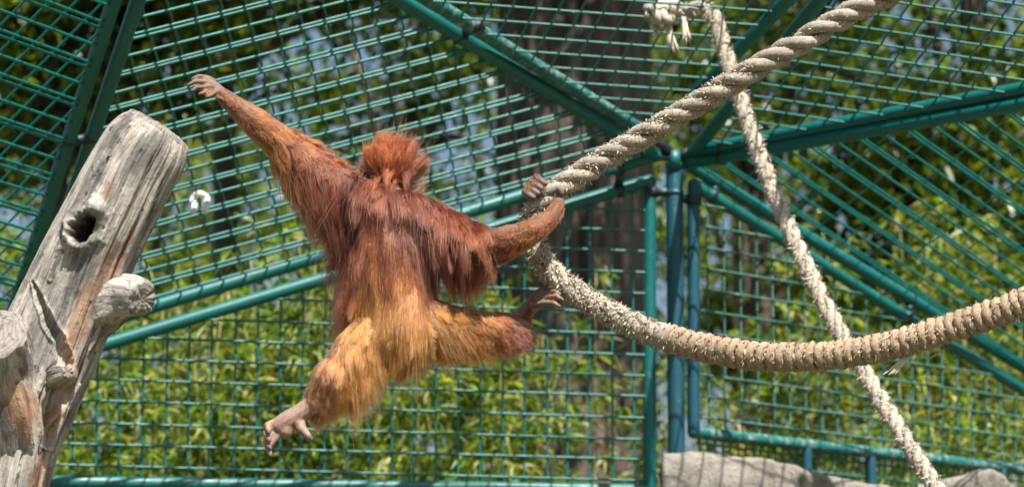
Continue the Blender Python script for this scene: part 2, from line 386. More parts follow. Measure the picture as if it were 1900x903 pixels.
# fine mesh skirt under the right wall panel
plW3 = vert_plane(1287, 820, YH + .03, d41)
skirt = tag(empty('mesh_skirt', plW3.hit(1290, 1000)), 'low strip of finer green mesh between bottom rail and pale rock', 'cage panel')
for k in range(46):
    px = 1298 + 14.6 * k * (1 - .0035 * k); y0 = 806 + (px - 1287) * .115
    rod(plW3.hit(px, y0), plW3.hit(px, y0 + 150), .0045, skirt, 'rod_dusty')
for k in range(5):
    a = plW3.hit(1290, 822 + k * 27, .008); h = horiz(plW3, 1290, 822 + k * 27); rod(a, a + d41 * 2.6, .0045, skirt, 'rod_dusty')
for px, y in ((1488, 832), (1607, 846), (1850, 874)):
    a = plW3.hit(px, y, .03); rail(a, a - Vector((0, 0, .6)), .022, skirt, M['post'], 'stub_post')
# round post at the hub
post = tag(empty('round_post', P(1251, 300, YH) * 1), 'thick blue-green round steel post under the frame hub', 'post')
ptop = P(1251, 312, YH); post.location = (ptop.x, ptop.y, 0)
link('shaft', rail_mesh(ptop, Vector((ptop.x, ptop.y, -.2)), .037, M['post']), post)
v, f = tube([ptop + Vector((0, 0, z)) for z in (-.0, .022, .0221, .034)], [.041, .041, .036, .03], 24); link('cap', mesh_np('cap', v, f, M['tube'], False), post)
v, f = tube([ptop + Vector((0, 0, z)) for z in (-.12, -.10)], [.040, .040], 24); link('collar', mesh_np('collar', v, f, M['post'], False), post)
# clamps joining neighbouring panel frames
def clamp(a, b, r, label, w=.022):
    a = Vector(a); b = Vector(b); d = (b - a); L = d.length; d.normalize(); side = d.cross(Vector((0, 1, .15))).normalized(); up = d.cross(side)
    t = tag(empty('frame_clamp', (a + b) / 2), label, 'clamp', 'clamps joining the panel frames')
    for k, p in enumerate((a, b)):
        v, f = tube([p - side * w, p + side * w], r, 20); link('band', mesh_np('band', v, f, M['dark_metal'], False), t)
    v, f = box_vf((a + b) / 2, d * (L / 2), side * w * .8, up * .012); link('plate', mesh_np('plate', v, f, M['dark_metal'], False), t)
    c = (a + b) / 2; v, f = tube([c - Vector((0, .03, 0)), c - Vector((0, .018, 0)), c + Vector((0, .03, 0))], .010, 6); link('bolt', mesh_np('bolt', v, f, M['tube'], False), t)
clamp(plR1.hit(852, 68), plR2.hit(884, 50), .033, 'dark clamp joining two sloping tubes before the tree trunk')
clamp(plR0.hit(128, 262), plR1.hit(168, 257), .033, 'dark clamp between the two steep tubes behind the dead limb')
clamp(plR1.hit(1164, 258), plR2.hit(1186, 240), .033, 'dark clamp on the sloping tubes just under the thick rope')
clamp(plW1.hit(1207, 356), P(1251, 358, YH), .034, 'dark strap tying the left wall frame to the round post')
clamp(P(1251, 368, YH), plW2.hit(1287, 370), .034, 'dark strap tying the right wall frame to the round post')
clamp(plR3.hit(1340, 271), plR4.hit(1338, 291), .033, 'dark clamp joining the two tubes running right from the hub')
clamp(plR4.hit(1330, 339), plW2.hit(1322, 364), .033, 'dark clamp joining the two descending tubes near the hub')
clamp(plR4.hit(1690, 556), plW2.hit(1684, 588), .033, 'dark clamp joining the descending tubes behind the crossing ropes')
clamp(plR1.hit(1150, 308), plW1.hit(1148, 353), .033, 'dark clamp joining roof rail and wall rail before the bark')
# bent hub plate that carries the frames
hb = P(1251, 288, YH - .02); hub = tag(empty('hub_bracket', hb), 'green steel hub bracket where the tubes meet above the post', 'bracket')
v, f = tube([hb + Vector((0, 0, -.06)), hb + Vector((0, 0, .02))], .03, 20); link('sleeve', mesh_np('sleeve', v, f, M['tube'], False), hub)
for px, py, pl in ((1205, 292, plR1), (1212, 256, plR2), (1286, 281, plR3), (1275, 303, plR4)):
    q = pl.hit(px, py); d = (q - hb); s = d.cross(Vector((0, 1, 0))).normalized(); u = d.normalized().cross(s)
    v, f = box_vf((q + hb) / 2, d / 2, s * .02, u * .006); link('arm', mesh_np('arm', v, f, M['dark_metal'], False), hub)
# white insulator on the mesh
q = plR1.hit(366, 362, .03); ins = tag(empty('cable_shackle', q), 'white plastic shackle clipped to the mesh beside the dead limb', 'shackle')
sc = 17 / FPX * q.y; ang = np.linspace(R(-35), R(215), 22)
arc = [q + Vector((math.cos(a) * sc * .8, .008 * math.sin(3 * a), math.sin(a) * sc * .75)) for a in ang]
v, f = tube(arc, np.full(22, sc * .38), 10); link('loop', mesh_np('loop', v, f, M['white']), ins)
for s in (-1, 1):
    c = arc[0] if s > 0 else arc[-1]; v, f = tube([c + Vector((0, 0, sc * .1)), c + Vector((0, 0, -sc * .5)), c + Vector((0, 0, -sc * .9)), c + Vector((0, 0, -sc * 1.15))], [sc * .42, sc * .40, sc * .36, sc * .12], 12); link('lug', mesh_np('lug', v, f, M['white']), ins)

# ------------------------------------------------------------------ rocks
def rock(label, prof, Y, depth, seed, zbot=0.0):
    """prof: list of top-edge pixels left->right; a block from the ground up to that edge, lumpy"""
    n = 90; px = np.linspace(prof[0][0], prof[-1][0], n); py = np.interp(px, [p[0] for p in prof], [p[1] for p in prof])
    m = 26; kd = 22; V = []
    tops = [P(a, b, Y) for a, b in zip(px, py)]
    for i in range(n):
        t = tops[i]; e = min(i, n - 1 - i) / 5.0; e = min(1, e)
        for j in range(m + kd):
            if j < m:
                s = j / (m - 1); z = zbot + (t.z - zbot) * (1 - (1 - s) ** 2.2); y = t.y - .10 * (1 - s) + .0
                q = Vector((t.x, y, z))
            else:
                s = (j - m + 1) / kd; q = Vector((t.x, t.y + depth * s, t.z + .01 - .5 * s * s * depth))
            nn = mnoise.fractal(q * 3.1 + Vector((seed, 0, 0)), 1.0, 2.0, 5) * .06 + mnoise.fractal(q * 14 + Vector((0, seed, 0)), 1, 2, 4) * .016
            q = q + Vector((nn * .3, -abs(nn) * .9 + .02, nn * .3)); V.append(q)
    k = m + kd; i = np.arange(n - 1)[:, None] * k; j = np.arange(k - 1)[None]; F = np.stack([i + j, i + j + k, i + j + k + 1, i + j + 1], -1).reshape(-1, 4)
    # side caps
    V = np.array([list(q) for q in V]); nv = len(V); cL = V[:k].mean(0); cR = V[-k:].mean(0); V = np.vstack([V, cL, cR])
    j = np.arange(k - 1); T = np.concatenate([np.stack([j, j + 1, np.full(k - 1, nv)], 1), np.stack([(n - 1) * k + j + 1, (n - 1) * k + j, np.full(k - 1, nv + 1)], 1)])
    o = link('rock', mesh_np('rock', V, [F, T], M['rock'], True)); tag(o, label, 'rock'); return o
rock('broad pale rock block at the foot of the round post', [(1230, 842), (1300, 843), (1400, 851), (1460, 861), (1500, 870), (1560, 886), (1640, 905), (1720, 930)], 15.75, .16, 3.3)
rock('smaller dark-topped rock behind the thin rope', [(1700, 905), (1745, 891), (1790, 884), (1815, 877), (1838, 878), (1860, 890), (1890, 915)], 16.25, .25, 9.1)

# ------------------------------------------------------------------ vegetation
def leaves_np(base, d, L, wid, side, droop):
    n = len(base); d = d / np.linalg.norm(d, axis=1)[:, None]
    s = np.cross(d, side); s /= np.linalg.norm(s, axis=1)[:, None] + 1e-9; up = np.cross(s, d)
    m = base + d * (L * .45)[:, None]; tip = base + d * L[:, None]; tip[:, 2] -= droop * L
    v = np.stack([base, m + s * (wid / 2)[:, None] + up * (wid * .25)[:, None], tip, m - s * (wid / 2)[:, None] + up * (wid * .25)[:, None]], 1)
    i = np.arange(n)[:, None] * 4; f = np.concatenate([i + np.array([[0, 1, 2]]), i + np.array([[0, 2, 3]])])
    return v.reshape(-1, 3), f
def tints(n, pal, w, jit=.25):
    pal = np.array(pal); k = rng.choice(len(pal), n, p=np.array(w) / sum(w)); c = pal[k] * (1 + rng.uniform(-jit, jit, (n, 1))); return np.repeat(c, 4, 0)
BAM = [(.11, .20, .022), (.20, .28, .03), (.05, .11, .018), (.30, .32, .08), (.40, .34, .15)]; BAMW = [4, 4, 3, 2, .9]
def bamboo(seed, height, nleaf, culms=6, spread=.35):
    g = np.random.default_rng(seed); C = Acc(); bs = []; dd = []
    for k in range(culms):
        a = g.uniform(0, 6.28); r0 = spread * math.sqrt(g.uniform(0, 1)); h = height * g.uniform(.8, 1.05); lean = g.uniform(.02, .12) * h; la = g.uniform(0, 6.28)
        t = np.linspace(0, 1, 26); c = np.stack([r0 * math.cos(a) + lean * math.cos(la) * t ** 2.2, r0 * math.sin(a) + lean * math.sin(la) * t ** 2.2, h * t - .02 * h * t ** 3], 1)
        rad = .013 * (1 - .75 * t) * (1 + .12 * (np.arange(26) % 3 == 0)); v, f = tube(c, rad, 7); C.add(v, f)
        nl = nleaf // culms
        # branchlets carry fans of leaves
        nb = nl // 9
        tb = g.uniform(.28, 1, nb) ** .8; p0 = np.stack([np.interp(tb, t, c[:, q]) for q in range(3)], 1)
        ba = g.uniform(0, 6.28, nb); bl = g.uniform(.12, .6, nb) * (1.15 - .5 * tb)
        bd = np.stack([np.cos(ba), np.sin(ba), g.uniform(-.15, .7, nb)], 1)
        for q in range(9):
            s = g.uniform(.3, 1, nb)[:, None]; p = p0 + bd * bl[:, None] * s; p[:, 2] -= .12 * (bl * s[:, 0]) ** 1.0
            d = bd * .6 + g.normal(0, .55, (nb, 3)); d[:, 2] -= .45; bs.append(p); dd.append(d)
    B = np.vstack(bs); D = np.vstack(dd); n = len(B)
    v, f = leaves_np(B, D, g.uniform(.09, .20, n), g.uniform(.017, .032, n), g.normal(0, 1, (n, 3)) + np.array([0, -.4, 1.2]), g.uniform(.0, .35, n))
    return C.mesh('culms', M['culm']), mesh_np('leaves', v, f, M['bamboo_leaf'], False, tints(n, BAM, BAMW, .4))
bam = [bamboo(11 + k, 7.4 - .35 * (k % 3), 5200 + 800 * (k % 2)) for k in range(5)]
brng = np.random.default_rng(5)
def put_bamboo(px, Y, k, sc, label):
    x = P(px, 700, Y).x; e = tag(empty('bamboo_clump', (x, Y, 0)), label, 'bamboo', 'bamboo clumps behind the cage')
    rz = brng.uniform(0, 6.28)
    for nm, me in zip(('culms', 'leaves'), bam[k % 5]):
        o = link(nm, me, e, (x, Y, 0))
    e.rotation_euler = (0, 0, rz); e.scale = (sc, sc, sc * brng.uniform(.92, 1.05))
i = 0
def bam_label(px, Y):
    near = 'low' if Y < 19 else ('tall' if Y < 20 else 'far')
    where = 'the dead tree limb' if px < 260 else 'the paired sloping tubes between limb and ape' if px < 520 else "the ape's legs and back" if px < 880 else 'the foot of the big furrowed trunk' if px < 1230 else 'the round post and wall corner' if px < 1480 else 'the two crossing ropes' if px < 1720 else 'the right end of the weathered bottom rail'
    return '%s leafy bamboo clump in the thicket behind %s' % (near, where)
for Y, xs_, scs in ((18.3, np.arange(-60, 900, 170), .68), (19.4, np.arange(-150, 900, 180), .73), (20.8, np.arange(-90, 880, 210), .76), (18.6, np.array([930, 1040, 1150, 1260]), .58), (19.0, np.array([1370, 1480, 1590, 1690, 1800, 1900]), .60), (20.2, np.array([1520, 1660, 1780]), .72), (20.6, np.array([1310, 1400]), .64)):
    for px in xs_:
        x_ = px + brng.uniform(-45, 45); y_ = Y + brng.uniform(-.3, .3); put_bamboo(x_, y_, i, scs * brng.uniform(.9, 1.1), bam_label(px, Y)); i += 1
TREEP = [(.075, .135, .015), (.13, .20, .02), (.03, .06, .012), (.22, .26, .03)]; TREEW = [3.5, 4, 2.2, 3.2]
def tree_crown(seed, rx, rz, ncl, per, leaf=.085):
    g = np.random.default_rng(seed); u = g.normal(0, 1, (ncl, 3)); u /= np.linalg.norm(u, axis=1)[:, None]
    c = u * (g.uniform(.15, 1, (ncl, 1)) ** .5) * np.array([rx, rx, rz]); sz = g.uniform(.18, .5, ncl)
    n = ncl * per; k = np.repeat(np.arange(ncl), per); p = c[k] + g.normal(0, .5, (n, 3)) * sz[k][:, None] * np.array([1, 1, .6])
    d = g.normal(0, 1, (n, 3)); d[:, 2] -= .6
    v, f = leaves_np(p, d, g.uniform(leaf * .7, leaf * 1.4, n), g.uniform(leaf * .45, leaf * .8, n), g.normal(0, .8, (n, 3)) + np.array([0, -.3, 1]), g.uniform(0, .3, n))
    T = Acc(); 
    for q in range(16):
        e = c[g.integers(ncl)]; m = e * .5 + np.array([0, 0, -.25 * rz]) ; b = np.array([0, 0, -rz * .95])
        cc, _ = catmull([b, m, e], 12); vv, ff = tube(cc, np.linspace(.06, .008, 12), 6); T.add(vv, ff)
    return v, f, n, T
def tree(px, py, Y, rx, rz, seed, ncl, per, label, leaf=.085, group='trees beyond the cage'):
    c = P(px, py, Y); e = tag(empty('broadleaf_tree', (c.x, Y, 0)), label, 'tree', group)
    v, f, n, T = tree_crown(seed, rx, rz, ncl, per, leaf)
    cr = link('crown', mesh_np('crown', v, f, M['tree_leaf'], False, tints(n, TREEP, TREEW, .3)), e, c)
    base = np.array([[c.x, Y, -.1], [c.x + .05, Y, c.z * .5], [c.x, Y, c.z - rz * .9]]); cc, _ = catmull(base, 14); vv, ff = tube(cc, np.linspace(.16, .07, 14), 10)
    link('trunk', mesh_np('trunk', vv, ff, M['branch']), e)
    link('branches', T.mesh('branches', M['branch']), e, c)
tl = 'broadleaf tree with {} standing behind the {}'
tree(420, -150, 24.5, 1.9, 1.15, 31, 85, 80, tl.format('glossy bright leaves', 'triangular roof panel'), .10)
tree(110, 40, 21.5, 1.1, .95, 32, 70, 90, tl.format('drooping pale leaves', 'dead tree limb'), .10)
tree(740, 60, 27, 1.4, 1.2, 33, 42, 75, tl.format('sparse sky-flecked crown', 'ape\'s head'), .10)
tree(1400, 20, 27, 1.5, 1.4, 34, 54, 75, tl.format('sky-flecked crown', 'long sloping rope'), .10)
tree(1790, -60, 24, 2.2, 1.4, 35, 64, 80, tl.format('dark dense crown', 'steep-wired roof panel'), .10)
tree(1800, 400, 23, 1.05, 1.0, 36, 75, 85, tl.format('low dark crown', 'descending tubes at the wall corner'), .10)
tree(1370, 400, 30, 1.2, 1.5, 37, 46, 70, tl.format('thin pale crown', 'round post'), .10)
tree(1150, 60, 32, 2.0, 1.7, 38, 40, 75, tl.format('distant open crown', 'big furrowed trunk'), .10)
tree(250, 330, 31, 2.2, 1.6, 39, 70, 80, tl.format('distant shady crown', 'bamboo near the dead limb'), .10)
tree(1700, 600, 31, 2.0, 1.6, 40, 60, 80, tl.format('distant shady crown', 'weathered bottom rail'), .10)
tree(720, 560, 31, 1.9, 1.5, 41, 60, 80, tl.format('distant shady crown', 'bamboo under the ape'), .10)
# the big furrowed tree
def big_tree():
    Y = 23.0; c0 = P(1068, 800, Y); r0 = 146 / FPX * Y; e = tag(empty('old_tree', (c0.x, Y, 0)), 'big old tree with dark furrowed trunk rising behind the mesh', 'tree')
    n, k = 150, 180; z = np.linspace(-.1, 11, n); thh = np.linspace(0, 2 * math.pi, k, endpoint=False); V = np.zeros((n, k, 3))
    for i_ in range(n):
        rr = r0 * (1.16 - .022 * z[i_]) + .35 * math.exp(-z[i_] / .5)
        for j_ in range(k):
            a = thh[j_]; q = Vector((math.cos(a) * 5.5, math.sin(a) * 5.5, z[i_] * .75)); w = mnoise.noise(q * 1.9 + Vector((0, 0, mnoise.noise(q) * .6)))
            d = -.045 * max(0, 1 - abs(w) * 5.5) + .012 * mnoise.noise(q * 7)
            V[i_, j_] = (c0.x + (rr + d) * math.cos(a) + .02 * z[i_] * 0, Y + (rr + d) * math.sin(a), z[i_])
    i_ = np.arange(n - 1)[:, None] * k; j_ = np.arange(k)[None]; j2 = (j_ + 1) % k; F = np.stack([i_ + j_, i_ + j2, i_ + k + j2, i_ + k + j_], -1).reshape(-1, 4)
    link('trunk', mesh_np('trunk', V.reshape(-1, 3), F, M['bark']), e)
    v, f, nn, T = tree_crown(77, 3.6, 2.0, 230, 120, .13); cc = (c0.x - .3, Y - 1.6, 9.9)
    link('crown', mesh_np('crown', v, f, M['tree_leaf'], False, tints(nn, TREEP, TREEW, .3)), e, cc); link('branches', T.mesh('branches', M['branch']), e, cc)
big_tree()

# ------------------------------------------------------------------ dead tree limb
LY = 11.3; LS = LY / FPX
def limb(label):
    base = P(-40, 1700, LY); t = tag(empty('dead_tree_limb', (base.x, base.y, 0)), label, 'dead tree')
    ctr = [(-60, 2650, LY, 110), (-45, 1500, LY, 104), (-22, 1000, LY, 98), (4, 850, LY, 93), (52, 720, LY, 94), (110, 590, LY, 92), (158, 480, LY - .02, 88), (207, 385, LY - .04, 87), (250, 305, LY - .05, 86), (292, 243, LY - .06, 84)]
    pts = [list(P(a, b, c)) + [d * LS] for a, b, c, d in ctr]
    cr, s = catmull(pts, 1600); dv = np.linalg.norm(cr[:, :3] - np.array(P(-18, 985, LY)), axis=1); ib = int(np.argmin(dv)); sel = np.unique(np.concatenate([np.linspace(0, ib, 40), np.linspace(ib, 1599, 430)]).astype(int)); cr = cr[sel]; s = s[sel]; c = cr[:, :3]; rad = cr[:, 3].copy(); tt_ = np.clip((s - (s[-1] - .085)) / .085, 0, 1); rad *= 1 - .17 * tt_ ** 2.2; k = 250
    T, A, B = frames(c); L = s[-1]
    hole = P(157, 424, LY - .14); knob = P(112, 690, LY - .14); V = np.zeros((len(c), k, 3)); G = np.zeros((len(c), k, 3)); Hh = np.zeros((len(c), k))
    thh = np.linspace(0, 2 * math.pi, k, endpoint=False); Ru = np.zeros((len(c), k))
    def poly(pl): return [(P(a, b, LY - .12), w * LS) for a, b, w in pl]
    crev = poly([(60, 520, 3), (78, 565, 8), (92, 604, 11), (112, 632, 10), (116, 660, 14), (106, 715, 24), (92, 760, 14), (84, 820, 8)])
    crev2 = poly([(205, 300, 3), (170, 372, 5), (120, 470, 6), (95, 520, 3)])
    rusts = [poly([(222, 455, 8), (195, 515, 20), (160, 575, 24), (135, 630, 18), (118, 700, 20), (92, 780, 18), (72, 870, 18), (66, 930, 12)]), poly([(196, 375, 6), (212, 352, 8)]), poly([(34, 600, 8), (20, 690, 14), (4, 790, 18)]), poly([(246, 425, 5), (222, 478, 12)])]
    def pdist(p, pl):
        best = 9; bw = .01
        for (a, wa), (b, wb) in zip(pl[:-1], pl[1:]):
            ab = b - a; ab.y = 0; ap = p - a; ap.y = 0; t_ = max(0, min(1, ap.dot(ab) / ab.length_squared)); d_ = (ap - ab * t_).length / (wa + (wb - wa) * t_)
            if d_ < best: best = d_; bw = wa + (wb - wa) * t_
        return best, bw
    for i_ in range(len(c)):
        z = s[i_]
        for j_ in range(k):
            a = thh[j_]; dirv = A[i_] * math.cos(a) + B[i_] * math.sin(a); r = rad[i_]
            tw = a + .35 * z
            q = Vector((math.cos(tw) * 1.5, math.sin(tw) * 1.5, z * .9))
            lob = mnoise.noise(q * 1.1) * .13; rid = mnoise.noise(Vector((q.x * 3.4, q.y * 3.4, q.z * .6))) * .085; fine = mnoise.noise(Vector((q.x * 15, q.y * 15, q.z * 1.3))) * .034 + mnoise.noise(q * 9) * .012
            w = mnoise.noise(Vector((q.x * 3.1 + 5, q.y * 3.1, q.z * .5 + 3))); crack = -.17 * max(0, 1 - abs(w) * 17) * (1 if mnoise.noise(q * .9 + Vector((9, 0, 0))) > -.1 else .2)
            rr = r * (1 + lob + rid + fine + crack)
            p = Vector(c[i_] + dirv * rr)
            # knot hole with raised rim
            dx = p - hole; dx.y *= .5; ax_ = Vector(T[i_]); al_ = dx.dot(ax_); dx = dx - ax_ * al_ * .38; dd = dx.length + .014 * mnoise.noise(p * 26) + .006 * mnoise.noise(p * 70)
            if p.y < c[i_][1]:
                jn = .35 * mnoise.noise(p * 30)
                for pl_ in (crev, crev2):
                    d_, w_ = pdist(p, pl_); d_ += jn
                    if d_ < 1.6: p -= Vector(dirv) * (min(.03, w_ * 1.5) * max(0, 1 - max(0, d_ - .25) / .75)); p += Vector(dirv) * .006 * math.exp(-((d_ - 1.25) / .25) ** 2)
                for pl_ in rusts:
                    d_, _w = pdist(p, pl_); Ru[i_, j_] = max(Ru[i_, j_], max(0, min(1, (1.15 - d_ - 1.1 * mnoise.noise(Vector((p.x * 34, p.y * 34, p.z * 12)))) / .5)))
                rh = .034
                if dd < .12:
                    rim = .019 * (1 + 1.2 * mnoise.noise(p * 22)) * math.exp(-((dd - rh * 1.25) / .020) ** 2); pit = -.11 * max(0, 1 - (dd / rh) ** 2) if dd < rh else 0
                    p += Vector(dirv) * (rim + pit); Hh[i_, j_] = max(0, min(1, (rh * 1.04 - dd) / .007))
                dk = (p - knob); dk.y *= .4; kk = dk.length
                if kk < .1: p += Vector(dirv) * (.040 * math.exp(-(kk / .026) ** 2))
                dp = p - (knob + Vector((.02, 0, -.065))); dp.y *= .4; p -= Vector(dirv) * (.030 * math.exp(-(dp.length / .03) ** 2))
            V[i_, j_] = p; G[i_, j_] = (math.cos(tw) * r, math.sin(tw) * r, z)
    v = V.reshape(-1, 3); i_ = np.arange(len(c) - 1)[:, None] * k; j_ = np.arange(k)[None]; j2 = (j_ + 1) % k
    F = np.stack([i_ + j_, i_ + j2, i_ + k + j2, i_ + k + j_], -1).reshape(-1, 4)
    # slanted broken top: shear the last rings
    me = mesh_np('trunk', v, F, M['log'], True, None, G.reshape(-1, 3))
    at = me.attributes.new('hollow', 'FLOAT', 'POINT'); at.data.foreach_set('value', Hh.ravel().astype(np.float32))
    at = me.attributes.new('stain', 'FLOAT', 'POINT'); at.data.foreach_set('value', Ru.ravel().astype(np.float32))
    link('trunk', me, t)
    top = V[-1]; ctop = top.mean(0); n_ = len(top); td = T[-1]
    rings = [top]; 
    for q, h in ((.93, .010), (.7, .016), (.4, .02), (.12, .022)):
        rr_ = ctop + (top - ctop) * q + td * h; rings.append(rr_ + rng.normal(0, .0015, rr_.shape))
    vv = np.vstack(rings + [ctop + td * .02]); fs = []
    for q in range(len(rings) - 1):
        j_ = np.arange(n_); j2 = (j_ + 1) % n_; fs.append(np.stack([q * n_ + j_, q * n_ + j2, (q + 1) * n_ + j2, (q + 1) * n_ + j_], 1))
    j_ = np.arange(n_); tri = np.stack([(len(rings) - 1) * n_ + j_, (len(rings) - 1) * n_ + (j_ + 1) % n_, np.full(n_, len(rings) * n_)], 1)
    link('cut_end', mesh_np('cut_end', vv - ctop, [np.concatenate(fs), tri], M['cut']), t, ctop)
    def stub(name, pts_, seed, flare=1.0, ragged=.0):
        cr_, s_ = catmull([list(P(a, b, c_)) + [d * LS] for a, b, c_, d in pts_], 60); c_ = cr_[:, :3]; kk = 64; T_, A_, B_ = frames(c_)
        V_ = []; G_ = []
        for i2 in range(60):
            for j3 in range(kk):
                a = j3 / kk * 2 * math.pi; q = Vector((math.cos(a), math.sin(a), s_[i2] * 2 + seed)); r = cr_[i2, 3] * (1 + .20 * mnoise.noise(q * 1.3) + .10 * mnoise.noise(Vector((q.x * 5, q.y * 5, q.z))) + .02 * mnoise.noise(q * 14))
                V_.append(c_[i2] + (A_[i2] * math.cos(a) + B_[i2] * math.sin(a)) * r + T_[i2] * ragged * mnoise.noise(q * 2.5) * (i2 / 59)); G_.append((math.cos(a) * cr_[i2, 3], math.sin(a) * cr_[i2, 3], s_[i2] + seed))
        V_ = np.array([list(x) for x in V_]); i2 = np.arange(59)[:, None] * kk; j3 = np.arange(kk)[None]; F_ = np.stack([i2 + j3, i2 + (j3 + 1) % kk, i2 + kk + (j3 + 1) % kk, i2 + kk + j3], -1).reshape(-1, 4)
        st = link(name, mesh_np(name, V_, F_, M['log'], True, None, np.array(G_)), t)
        e = V_[-kk:]; ce = e.mean(0); vv = np.vstack([e, ce + (e - ce) * .9 + T_[-1] * .006, ce + (e - ce) * .45 + T_[-1] * .004, ce + T_[-1] * .001]) - ce; j3 = np.arange(kk); j4 = (j3 + 1) % kk
        link('cut_end', mesh_np('cut_end', vv, [np.concatenate([np.stack([j3, j4, kk + j4, kk + j3], 1), np.stack([kk + j3, kk + j4, 2 * kk + j4, 2 * kk + j3], 1)]), np.stack([2 * kk + j3, 2 * kk + j4, np.full(kk, 3 * kk)], 1)], M['cut']), st, ce)
    stub('branch_stub', [(150, 566, LY, 80), (196, 558, LY - .03, 60), (228, 551, LY - .06, 42), (248, 552, LY - .08, 40), (264, 556, LY - .10, 34)], 3, ragged=.02)
    stub('cut_branch', [(10, 850, LY + .02, 92), (0, 760, LY - .08, 84), (-14, 680, LY - .16, 76), (-22, 622, LY - .27, 66)], 8, ragged=.004)
    stub('twig_stub', [(100, 700, LY - .10, 22), (112, 694, LY - .15, 17), (124, 690, LY - .175, 12)], 15, ragged=.006)
limb('sun-bleached grey dead tree limb with knot hole and sawn stubs')

# ------------------------------------------------------------------ ropes
def strand_rope(c, R_, parent, mat, pitch, k=11, wob=.05):
    T, A, B = frames(c); s = np.concatenate([[0], np.cumsum(np.linalg.norm(np.diff(c, axis=0), axis=1))])
    for q in range(3):
        ph = 2 * math.pi * (s / pitch + q / 3) + .35 * np.sin(s * 5.3 + q) ; off = (np.cos(ph)[:, None] * A + np.sin(ph)[:, None] * B) * (R_ * .54 if np.isscalar(R_) else (R_ * .5)[:, None])
        cc = c + off; r = R_ * .50 * (1 + wob * np.sin(s * 37 + q * 2) + wob * np.sin(s * 83 + q))
        kk = k; rf = 1 + .05 * rng.normal(0, 1, (len(c), kk))
        v, f = tube(cc, r, kk, True, rf)
        th_ = np.arange(kk) / kk * 2 * math.pi; g = np.zeros((len(c), kk, 3)); tw = th_[None] + 3.0 * (s / pitch)[:, None]
        g[..., 0] = np.cos(tw) * .03; g[..., 1] = np.sin(tw) * .03; g[..., 2] = s[:, None] + q * 3; g = np.vstack([g.reshape(-1, 3), [[0, 0, 0], [0, 0, 0]]])
        link('strand', mesh_np('strand', v, f, M[mat], True, None, g), parent)
def fray(c, R_, n, parent, pal, lo=.006, hi=.022, wid=.0028, s0=0, s1=1, lay=.7, name='frayed_fibres'):
    T, A, B = frames(c); N_ = len(c); u = rng.uniform(s0, s1, n); i_ = np.clip((u * (N_ - 1)).astype(int), 0, N_ - 1); a = rng.uniform(0, 6.283, n)
    o = np.cos(a)[:, None] * A[i_] + np.sin(a)[:, None] * B[i_]; side = -np.sin(a)[:, None] * A[i_] + np.cos(a)[:, None] * B[i_]
    p = c[i_] + o * R_ * rng.uniform(.80, 1.0, (n, 1)); L = rng.uniform(lo, hi, (n, 1)) * rng.uniform(.5, 1, (n, 1))
    d = o * rng.uniform(.15, .8, (n, 1)) + T[i_] * rng.normal(0, lay, (n, 1)) + side * rng.normal(.3, .5, (n, 1)); d /= np.linalg.norm(d, axis=1)[:, None]
    w = np.cross(d, o); w /= np.linalg.norm(w, axis=1)[:, None] + 1e-9; w = w * wid * rng.uniform(.4, 1.3, (n, 1))
    m = p + d * L * .5; tip = p + d * L + np.array([0, 0, -.3]) * L * rng.uniform(0, .8, (n, 1)); thick = o * wid * .35
    V = np.stack([p - w, p + w, m + w * .8, m - w * .8, tip, m + thick], 1).reshape(-1, 3); b = np.arange(n)[:, None] * 6
    Q = b + np.array([[0, 1, 2, 3]]); Tt = np.concatenate([b + np.array([[3, 5, 4]]), b + np.array([[5, 2, 4]])])
    pal = np.array(pal); ccol = np.repeat(pal[rng.integers(0, len(pal), n)] * rng.uniform(.75, 1.1, (n, 1)), 6, 0)
    o_ = link(name, mesh_np(name, V, [Q, Tt], M['fray'], False, ccol), parent); o_['kind'] = 'stuff'; return o_
CREAM = [(.50, .44, .345), (.42, .36, .275), (.60, .54, .44), (.33, .28, .21)]
RY = 11.55; RR = .0385
r1px = [(2300, -420, 11.2), (1900, -160, 11.25), (1700, -36, 11.32), (1605, 10, 11.38), (1480, 82, 11.42), (1370, 146, 11.45), (1250, 219, 11.5), (1130, 290, RY), (1060, 334, RY), (1016, 366, RY), (990, 396, RY + .005), (984, 430, RY + .012), (998, 472, RY + .012), (1030, 512, RY), (1090, 556, RY - .02), (1165, 597, RY - .04), (1250, 630, RY - .06), (1340, 651, RY - .08), (1440, 662, RY - .10), (1540, 659, RY - .12), (1640, 643, RY - .14), (1740, 615, RY - .16), (1830, 585, RY - .18), (1920, 550, RY - .2), (2200, 410, RY - .25), (2600, 160, RY - .3)]
c1, s1 = catmull([P(*p) for p in r1px], 1500)
rp = tag(empty('thick_rope', P(984, 430, RY)), 'thick frayed three-strand rope held by the ape, sagging to the right', 'rope')
def sfrac(px, py, Y):   # fraction along c1 nearest a point
    q = np.array(P(px, py, Y)); return np.argmin(np.linalg.norm(c1 - q, axis=1)) / (len(c1) - 1)
fa = sfrac(1400, 128, 11.45); fb = sfrac(1016, 366, RY); fc = sfrac(1240, 626, RY - .06); fe = sfrac(1920, 550, RY - .2)
uu = np.linspace(0, 1, len(c1)); RRa = RR * (.95 + .10 * np.exp(-((uu - fc) / .05) ** 2))
strand_rope(c1, RR, rp, 'rope', .225)
fray(c1, RR, 900, rp, CREAM, .006, .018, .0014, 0, fa)
fray(c1, RR, 2200, rp, CREAM, .006, .022, .0022, fa, fb)
fray(c1, RR * 1.02, 3200, rp, CREAM, .008, .026, .0029, fb, fc)
